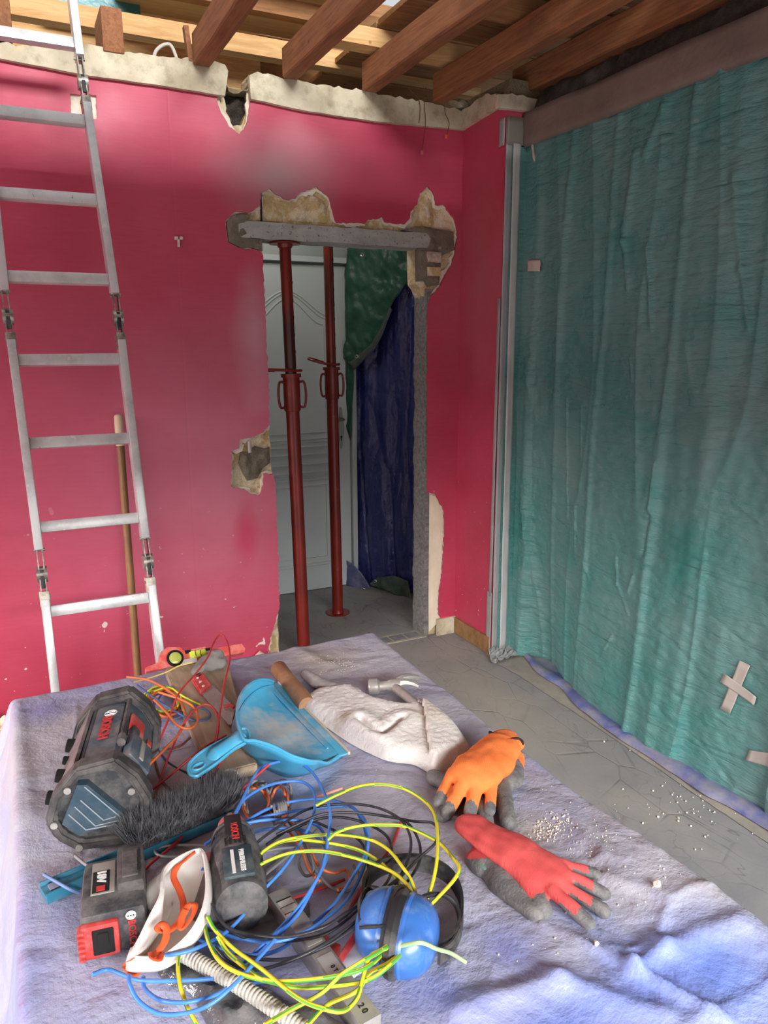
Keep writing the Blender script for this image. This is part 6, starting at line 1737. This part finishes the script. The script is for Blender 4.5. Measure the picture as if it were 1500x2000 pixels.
bm = bmesh.new(); tube(bm, catmull([T(648, 1900, .014), T(668, 1868, .018), T(695, 1826, .020)], 5), .0035, 8, flat=.5); obj('red_insert', bm, M_REDP, r)
bm = bmesh.new(); tube(bm, catmull([T(628, 1832, .006), T(645, 1848, .006), T(662, 1856, .006)], 5), .005, 8, flat=.5); obj('red_insert', bm, M_REDP, r)
obj('paper_label', slabpx([(638, 1905), (652, 1890), (674, 1890), (676, 1908), (660, 1918), (640, 1918)], .012, .0145), M_WHT, r)
local(r, T(680, 1865, 0))

# ================================================================== CABLES
M_CB = plain('blue_insulation', (66, 128, 214), .38, col2=(84, 144, 224), nscale=40)
M_CK = plain('black_insulation', (30, 30, 34), .4, col2=(60, 60, 64), nscale=50)
M_CR = plain('red_insulation', (176, 44, 50), .4, col2=(196, 66, 68), nscale=40)
M_CO = plain('orange_insulation', (226, 122, 62), .45, col2=(212, 104, 54), nscale=40)
M_CY = plain('yellow_insulation', (222, 206, 50), .4); M_CG = plain('green_insulation', (84, 160, 56), .4)
M_CGR = plain('grey_insulation', (128, 128, 128), .5, dust=.2); M_CBR = plain('brown_insulation', (112, 66, 46), .5, col2=(134, 84, 60), nscale=40)
M_CPY = plain('dusty_yellow_insulation', (204, 186, 96), .5)
def wire(bm, pts, r=.0018, seg=7, n=8, mi=None, closed=False):
    P = []
    for q in pts:
        h = q[2] if len(q) > 2 else .012
        P.append(T(q[0], q[1], h))
    tube(bm, catmull(P, seg, closed), r, n, mi=mi, closed=closed, caps=not closed)
def cable(name, label, strands, mat, r=.0018, group=None, mats=None, mi=None, cat='cable'):
    bm = bmesh.new()
    for s_ in strands: wire(bm, s_, r, mi=mi)
    o = obj(name, bm, mat, mats=mats, smooth=60)
    tag(o, label, cat, group)
    return o
H = lambda L, h: [(x, y, h+.006*math.sin(i*1.1)) for i, (x, y) in enumerate(L)]
blue = [
 H([(430, 1640), (460, 1590), (500, 1510), (529, 1492), (573, 1486), (608, 1507), (629, 1539), (644, 1583), (641, 1636), (629, 1692), (588, 1777), (544, 1827), (500, 1877), (456, 1924), (413, 1960), (366, 1978), (312, 1980), (272, 1956), (254, 1924), (252, 1905)], .040),
 H([(445, 1620), (470, 1570), (500, 1545), (538, 1530), (582, 1526), (608, 1539), (616, 1568), (603, 1615), (559, 1689), (500, 1753), (481, 1780), (442, 1820), (384, 1852), (340, 1864), (319, 1865)], .034),
 H([(395, 1700), (440, 1640), (500, 1592), (559, 1568), (626, 1561), (676, 1571), (705, 1592), (718, 1618), (718, 1659), (705, 1709), (676, 1759), (632, 1797), (588, 1824), (545, 1838), (500, 1838), (456, 1830), (420, 1816), (395, 1798)], .028),
 H([(460, 1640), (500, 1601), (570, 1585), (647, 1576), (688, 1577), (705, 1601), (716, 1636), (711, 1671), (676, 1733), (647, 1771), (600, 1815), (545, 1855), (492, 1866), (440, 1855), (400, 1840), (375, 1828)], .024),
 H([(400, 1650), (450, 1618), (500, 1604), (544, 1601), (597, 1604), (626, 1618), (636, 1648), (629, 1695), (597, 1753), (544, 1821), (492, 1880), (442, 1931), (402, 1949), (359, 1958), (312, 1953), (283, 1931), (280, 1908)], .032),
 H([(440, 1650), (500, 1624), (544, 1618), (588, 1621), (623, 1639), (638, 1665), (628, 1700), (585, 1770), (535, 1825), (492, 1866), (463, 1893), (442, 1899), (413, 1911), (348, 1915), (276, 1915), (240, 1904), (210, 1894), (180, 1903)], .026),
 H([(413, 1911), (442, 1915), (485, 1920), (524, 1917)], .018)]
cable('cable_coil', 'loose coil of bright blue single cable spread over the other wires', blue, M_CB)
yg = [
 H([(617, 1573), (661, 1551), (705, 1535), (749, 1532), (793, 1542), (831, 1566), (849, 1592), (855, 1636), (852, 1689), (840, 1739), (820, 1783), (793, 1812), (749, 1853), (705, 1879), (664, 1906), (626, 1941), (564, 1974), (517, 2002)], .050),
 H([(640, 1640), (661, 1624), (705, 1613), (749, 1611), (793, 1615), (852, 1642), (881, 1671), (897, 1695), (887, 1718), (852, 1756), (817, 1789), (787, 1821), (760, 1848), (744, 1856), (722, 1870), (708, 1913), (697, 1949), (672, 1974), (636, 1971), (582, 1949), (510, 1892), (456, 1852), (420, 1816), (405, 1790)], .048),
 H([(470, 1700), (500, 1674), (544, 1645), (603, 1633), (661, 1630), (720, 1639), (758, 1659), (785, 1692), (802, 1718), (814, 1753), (817, 1786), (811, 1812), (793, 1850), (758, 1888), (723, 1912), (676, 1923), (588, 1929), (529, 1918), (470, 1902), (430, 1878), (408, 1840), (398, 1800)], .042),
 H([(480, 1705), (500, 1692), (559, 1668), (617, 1662), (676, 1671), (735, 1689), (776, 1709), (802, 1739), (815, 1771), (806, 1803), (782, 1827), (749, 1862), (705, 1894), (617, 1912), (524, 1915), (480, 1890), (445, 1860), (425, 1830)], .046),
 H([(359, 1841), (348, 1877), (352, 1924), (366, 1967), (386, 2004)], .030),
 H([(500, 1668), (560, 1642), (630, 1645), (705, 1662), (764, 1703), (782, 1739), (789, 1777), (787, 1812)], .034),
 H([(817, 1805), (806, 1840), (760, 1880), (723, 1900), (697, 1935), (640, 1962), (600, 2002)], .040)]
cable('cable_coil', 'loose coil of yellow and green striped earth cable looping over the ear defenders', yg, None, .0019, mats=[M_CY, M_CG], mi=lambda k, n, i: 1 if (k+i//9) % 8 in (0, 1, 4) else 0)
bk = [
 H([(470, 1690), (500, 1648), (544, 1615), (603, 1580), (676, 1570), (735, 1577), (779, 1598), (799, 1627), (802, 1659), (790, 1695), (764, 1736), (720, 1777), (676, 1815), (617, 1853), (559, 1879), (500, 1894), (450, 1880), (420, 1850)], .036),
 H([(540, 1630), (611, 1596), (647, 1588), (705, 1588), (764, 1596), (808, 1604), (843, 1607), (856, 1624), (849, 1648), (817, 1677), (779, 1715), (735, 1747), (676, 1783), (630, 1812), (560, 1830), (500, 1827), (450, 1815), (425, 1790), (415, 1765)], .040),
 H([(560, 1625), (617, 1601), (664, 1596), (711, 1607), (749, 1627), (764, 1651), (765, 1689), (755, 1724), (705, 1771), (640, 1822), (560, 1838), (490, 1835), (440, 1812)], .030),
 H([(779, 1598), (793, 1604), (811, 1627), (821, 1657), (817, 1689), (787, 1733), (746, 1777), (694, 1812), (632, 1850), (573, 1871), (515, 1874), (460, 1862)], .034),
 H([(520, 1650), (580, 1610), (611, 1604), (664, 1627), (691, 1633), (711, 1654), (720, 1695), (717, 1724), (702, 1762), (660, 1800)], .024),
 H([(702, 1812), (764, 1806), (817, 1790)], .052)]
cable('cable_coil', 'loose coil of thin black cable between the blue and the yellow-green loops', bk, M_CK, .0016)
red = [[(391, 1532, .034), (418, 1457, .036), (430, 1388, .05), (437, 1340, .055), (449, 1285, .055), (442, 1250, .055), (430, 1240, .055), (417, 1256, .055), (406, 1283, .055), (382, 1316, .05), (349, 1355, .045), (325, 1415, .03), (295, 1481, .010)],
 [(292, 1547, .012), (340, 1508, .016), (394, 1463, .036), (442, 1436, .042)], [(301, 1559, .006), (334, 1466, .014), (364, 1406, .036), (391, 1379, .042), (412, 1379, .042), (427, 1406, .042), (421, 1451, .040), (400, 1508, .036), (394, 1532, .010)],
 [(414, 1530, .006), (428, 1495, .036), (452, 1450, .04)]]
cable('loose_cable', 'thin red cable looping up over the level and the timber offcut', red, M_CR, .0016)
for L, l in (([[(457, 1556, .03), (490, 1525, .04), (526, 1493, .05)]], 'short stiff pinkish red cable end in front of the dustpan'), ([[(782, 1607, .004), (764, 1654, .004), (723, 1709, .004), (700, 1745, .004), (676, 1790, .006)]], 'thin red cable running under the black coil towards the ear defenders'),
    ([[(273, 1710, .006), (300, 1682, .008), (345, 1645, .012), (385, 1600, .010)]], 'thin red cable passing beneath the hand brush'), ([[(405, 1795, .008), (430, 1788, .009), (477, 1777, .008), (553, 1760, .010), (620, 1738, .006), (673, 1718, .004)]], 'thin red cable lying over the grey plate')):
    cable('loose_cable', l, L, M_CR, .0017, 'red cable ends')
# multicoloured small coil
rnd = random.Random(11)
def loops(cx_, cy_, rx, ry, turns, h0, h1, jit, a0=0):
    L = []; n = int(turns*10)
    for i in range(n+1):
        a = a0+2*PI*i/10; k = 1+jit*math.sin(i*1.7+a0); L.append((cx_+rx*k*math.cos(a)+rnd.uniform(-2, 2), cy_+ry*k*math.sin(a)+rnd.uniform(-2, 2), h0+(h1-h0)*((i*.37) % 1)))
    return L
cable('cable_coil', 'orange strands of the small mixed coil beside the radio', [loops(322, 1372, 30, 26, 3, .006, .022, .15), H([(248, 1322), (289, 1328), (325, 1346), (352, 1370), (362, 1400), (352, 1430), (325, 1460), (292, 1493)], .03), H([(301, 1367), (325, 1391), (349, 1418), (373, 1422), (386, 1406), (379, 1382), (355, 1367), (310, 1352)], .040)], M_CO, .0019, 'small mixed coil beside the radio')
cable('cable_coil', 'yellow-green strands of the small mixed coil beside the radio', [loops(318, 1366, 34, 24, 3, .006, .026, .12, 1), H([(300, 1350), (330, 1342), (352, 1356), (372, 1368), (394, 1378)], .03)], None, .0018, 'small mixed coil beside the radio', mats=[M_CY, M_CG], mi=lambda k, n, i: 1 if (k+i//9) % 8 in (0, 1, 4) else 0)
cable('cable_coil', 'blue strands of the small mixed coil beside the radio', [loops(330, 1378, 32, 24, 2, .005, .018, .15, 2), H([(268, 1338), (300, 1362), (340, 1388), (380, 1408), (408, 1402), (404, 1388), (370, 1376)], .03)], plain('dusty_blue_insulation', (70, 96, 146), .5), .0016, 'small mixed coil beside the radio')
cable('loose_cable', 'single yellow cable running from the small coil to the level', [[(262, 1332, .012), (289, 1325, .012), (325, 1313, .02), (349, 1301, .040), (376, 1294, .052)]], M_CPY, .0014)
cable('loose_cable', 'brown cable lying on the sheet between radio and brush', [[(301, 1481, .006), (313, 1520, .004), (335, 1545, .004), (362, 1568, .008)], [(318, 1465, .006), (350, 1458, .006), (372, 1440, .01)]], M_CBR, .0018)
cable('loose_cable', 'dark blue cable on the sheet between radio and timber', [[(296, 1440, .004), (318, 1478, .004), (345, 1500, .004), (392, 1520, .004)]], plain('navy_insulation', (50, 58, 92), .5), .0014)
# bell wire hanks
hk = [loops(505, 1562, 26, 34, 3, .010, .030, .12), loops(548, 1560, 20, 36, 2.5, .010, .026, .14, .5)]
cable('wire_hank', 'grey strands of the twisted bell wire hank in front of the dustpan', hk+[H([(560, 1600), (590, 1640), (610, 1690), (640, 1728), (665, 1742), (690, 1735), (702, 1712), (690, 1690)], .012), H([(575, 1600), (600, 1650), (612, 1700), (596, 1710), (584, 1690), (590, 1672)], .02)], M_CGR, .0017, 'twisted bell wire hank')
cable('wire_hank', 'orange strands of the twisted bell wire hank in front of the dustpan', [loops(498, 1566, 24, 30, 2, .012, .030, .14, 1.4), loops(545, 1568, 18, 30, 2, .012, .028, .1, 2.4), H([(568, 1605), (598, 1645), (622, 1690), (650, 1705), (676, 1700), (682, 1725), (660, 1738)], .016), H([(556, 1612), (586, 1655), (604, 1700), (626, 1722)], .02)], M_CO, .0016, 'twisted bell wire hank')
bm = bmesh.new(); c = T(547, 1590, .022)
tube(bm, [c+Vector((.020*((i % 14)/14-.5), .011*math.sin(2*PI*i/10), .011*math.cos(2*PI*i/10)+.002)) for i in range(60)], .0016, 6)
tag(obj('wire_wrap', bm, M_CGR), 'tight grey wrap of wire binding the bell wire hank', 'cable')
cable('loose_cable', 'short pinkish orange cable end near the top of the yellow-green loop', [[(617, 1556, .01), (642, 1549, .014), (669, 1539, .02)]], plain('pink_orange_insulation', (214, 150, 124), .5), .0018)
cable('loose_cable', 'grey cable loop lying beside the mask and brush handle', [[(410, 1652, .010), (373, 1650, .010), (327, 1652, .010), (303, 1660, .010), (313, 1671, .010), (350, 1673, .010), (392, 1668, .014)]], M_CGR, .0016)
cable('loose_cable', 'short pale blue cable end lying over the brush handle', [[(86, 1708, .014), (110, 1722, .02), (135, 1736, .018), (155, 1744, .008)]], plain('pale_blue_insulation', (118, 146, 196), .5), .0017)
cable('loose_cable', 'short clear grey cable end behind the battery pack', [[(147, 1672, .006), (165, 1687, .02), (186, 1700, .03)]], plain('pale_clear_insulation', (168, 168, 168), .4), .0017)
cable('loose_cable', 'pale green cable end sticking out beside the ear defenders', [[(785, 1847, .060), (817, 1841, .075), (835, 1845, .07), (852, 1853, .055), (881, 1862, .03), (909, 1879, .012)]], plain('pale_green_insulation', (176, 206, 150), .5), .0019)
cable('loose_cable', 'short white cable end on the timber offcut under the dustpan', [[(437, 1507, .036), (448, 1503, .038), (462, 1508, .038), (475, 1521, .032)]], plain('white_insulation', (200, 196, 186), .5), .0015)
cable('loose_cable', 'pair of grey cables running under the black coil from the screwdriver', [[(500, 1672, .010), (530, 1660, .010), (580, 1655, .010), (640, 1660, .008)], [(505, 1720, .008), (540, 1690, .008), (590, 1650, .012), (620, 1620, .012)], [(498, 1742, .008), (520, 1722, .008), (550, 1706, .01)]], M_CGR, .0017)
cable('loose_cable', 'dusty yellow cable between brush handle and mask', [[(252, 1680, .006), (262, 1700, .006), (276, 1722, .006), (290, 1738, .006)]], M_CPY, .0018)

# plaster crumbs and grit: nobody could count them
rnd = random.Random(3); bm = bmesh.new()
def crumb(P, r_):
    q = bmesh.ops.create_icosphere(bm, subdivisions=1, radius=r_, matrix=Matrix.Translation(P+Vector((0, 0, r_*.4))))
    for v in q['verts']: v.co += Vector((rnd.uniform(-1, 1), rnd.uniform(-1, 1), rnd.uniform(-.5, .2)))*r_*.35
for cx_, cy_, sx, sy, n, rm in ((1085, 1615, 40, 22, 120, .0015), (1060, 1640, 30, 14, 70, .0012), (1150, 1660, 60, 40, 70, .0010), (650, 1300, 50, 22, 90, .0010), (1100, 1560, 120, 80, 60, .0009), (1250, 1750, 100, 60, 40, .0012), (700, 1500, 250, 120, 60, .0008), (420, 1950, 150, 40, 20, .0009), (1080, 1850, 80, 60, 14, .0012)):
    for k in range(n):
        px, py = rnd.gauss(cx_, sx*.5), rnd.gauss(cy_, sy*.5); P = T(px, py, 0)
        if TX0 < P.x < TX1-.01 and P.y < TY1-.01 and P.y > -2.95: P.z = ZT+.002+top_h(P.x, P.y); crumb(P, rm*.6*rnd.uniform(.3, 1.5))
crumb(tz(1282, 1750), .004); crumb(tz(1164, 1863), .003)
o = obj('plaster_grit', bm, M_WHITE, smooth=0); tag(o, 'white plaster crumbs and grit scattered over the blue sheet', 'rubble', kind='stuff')
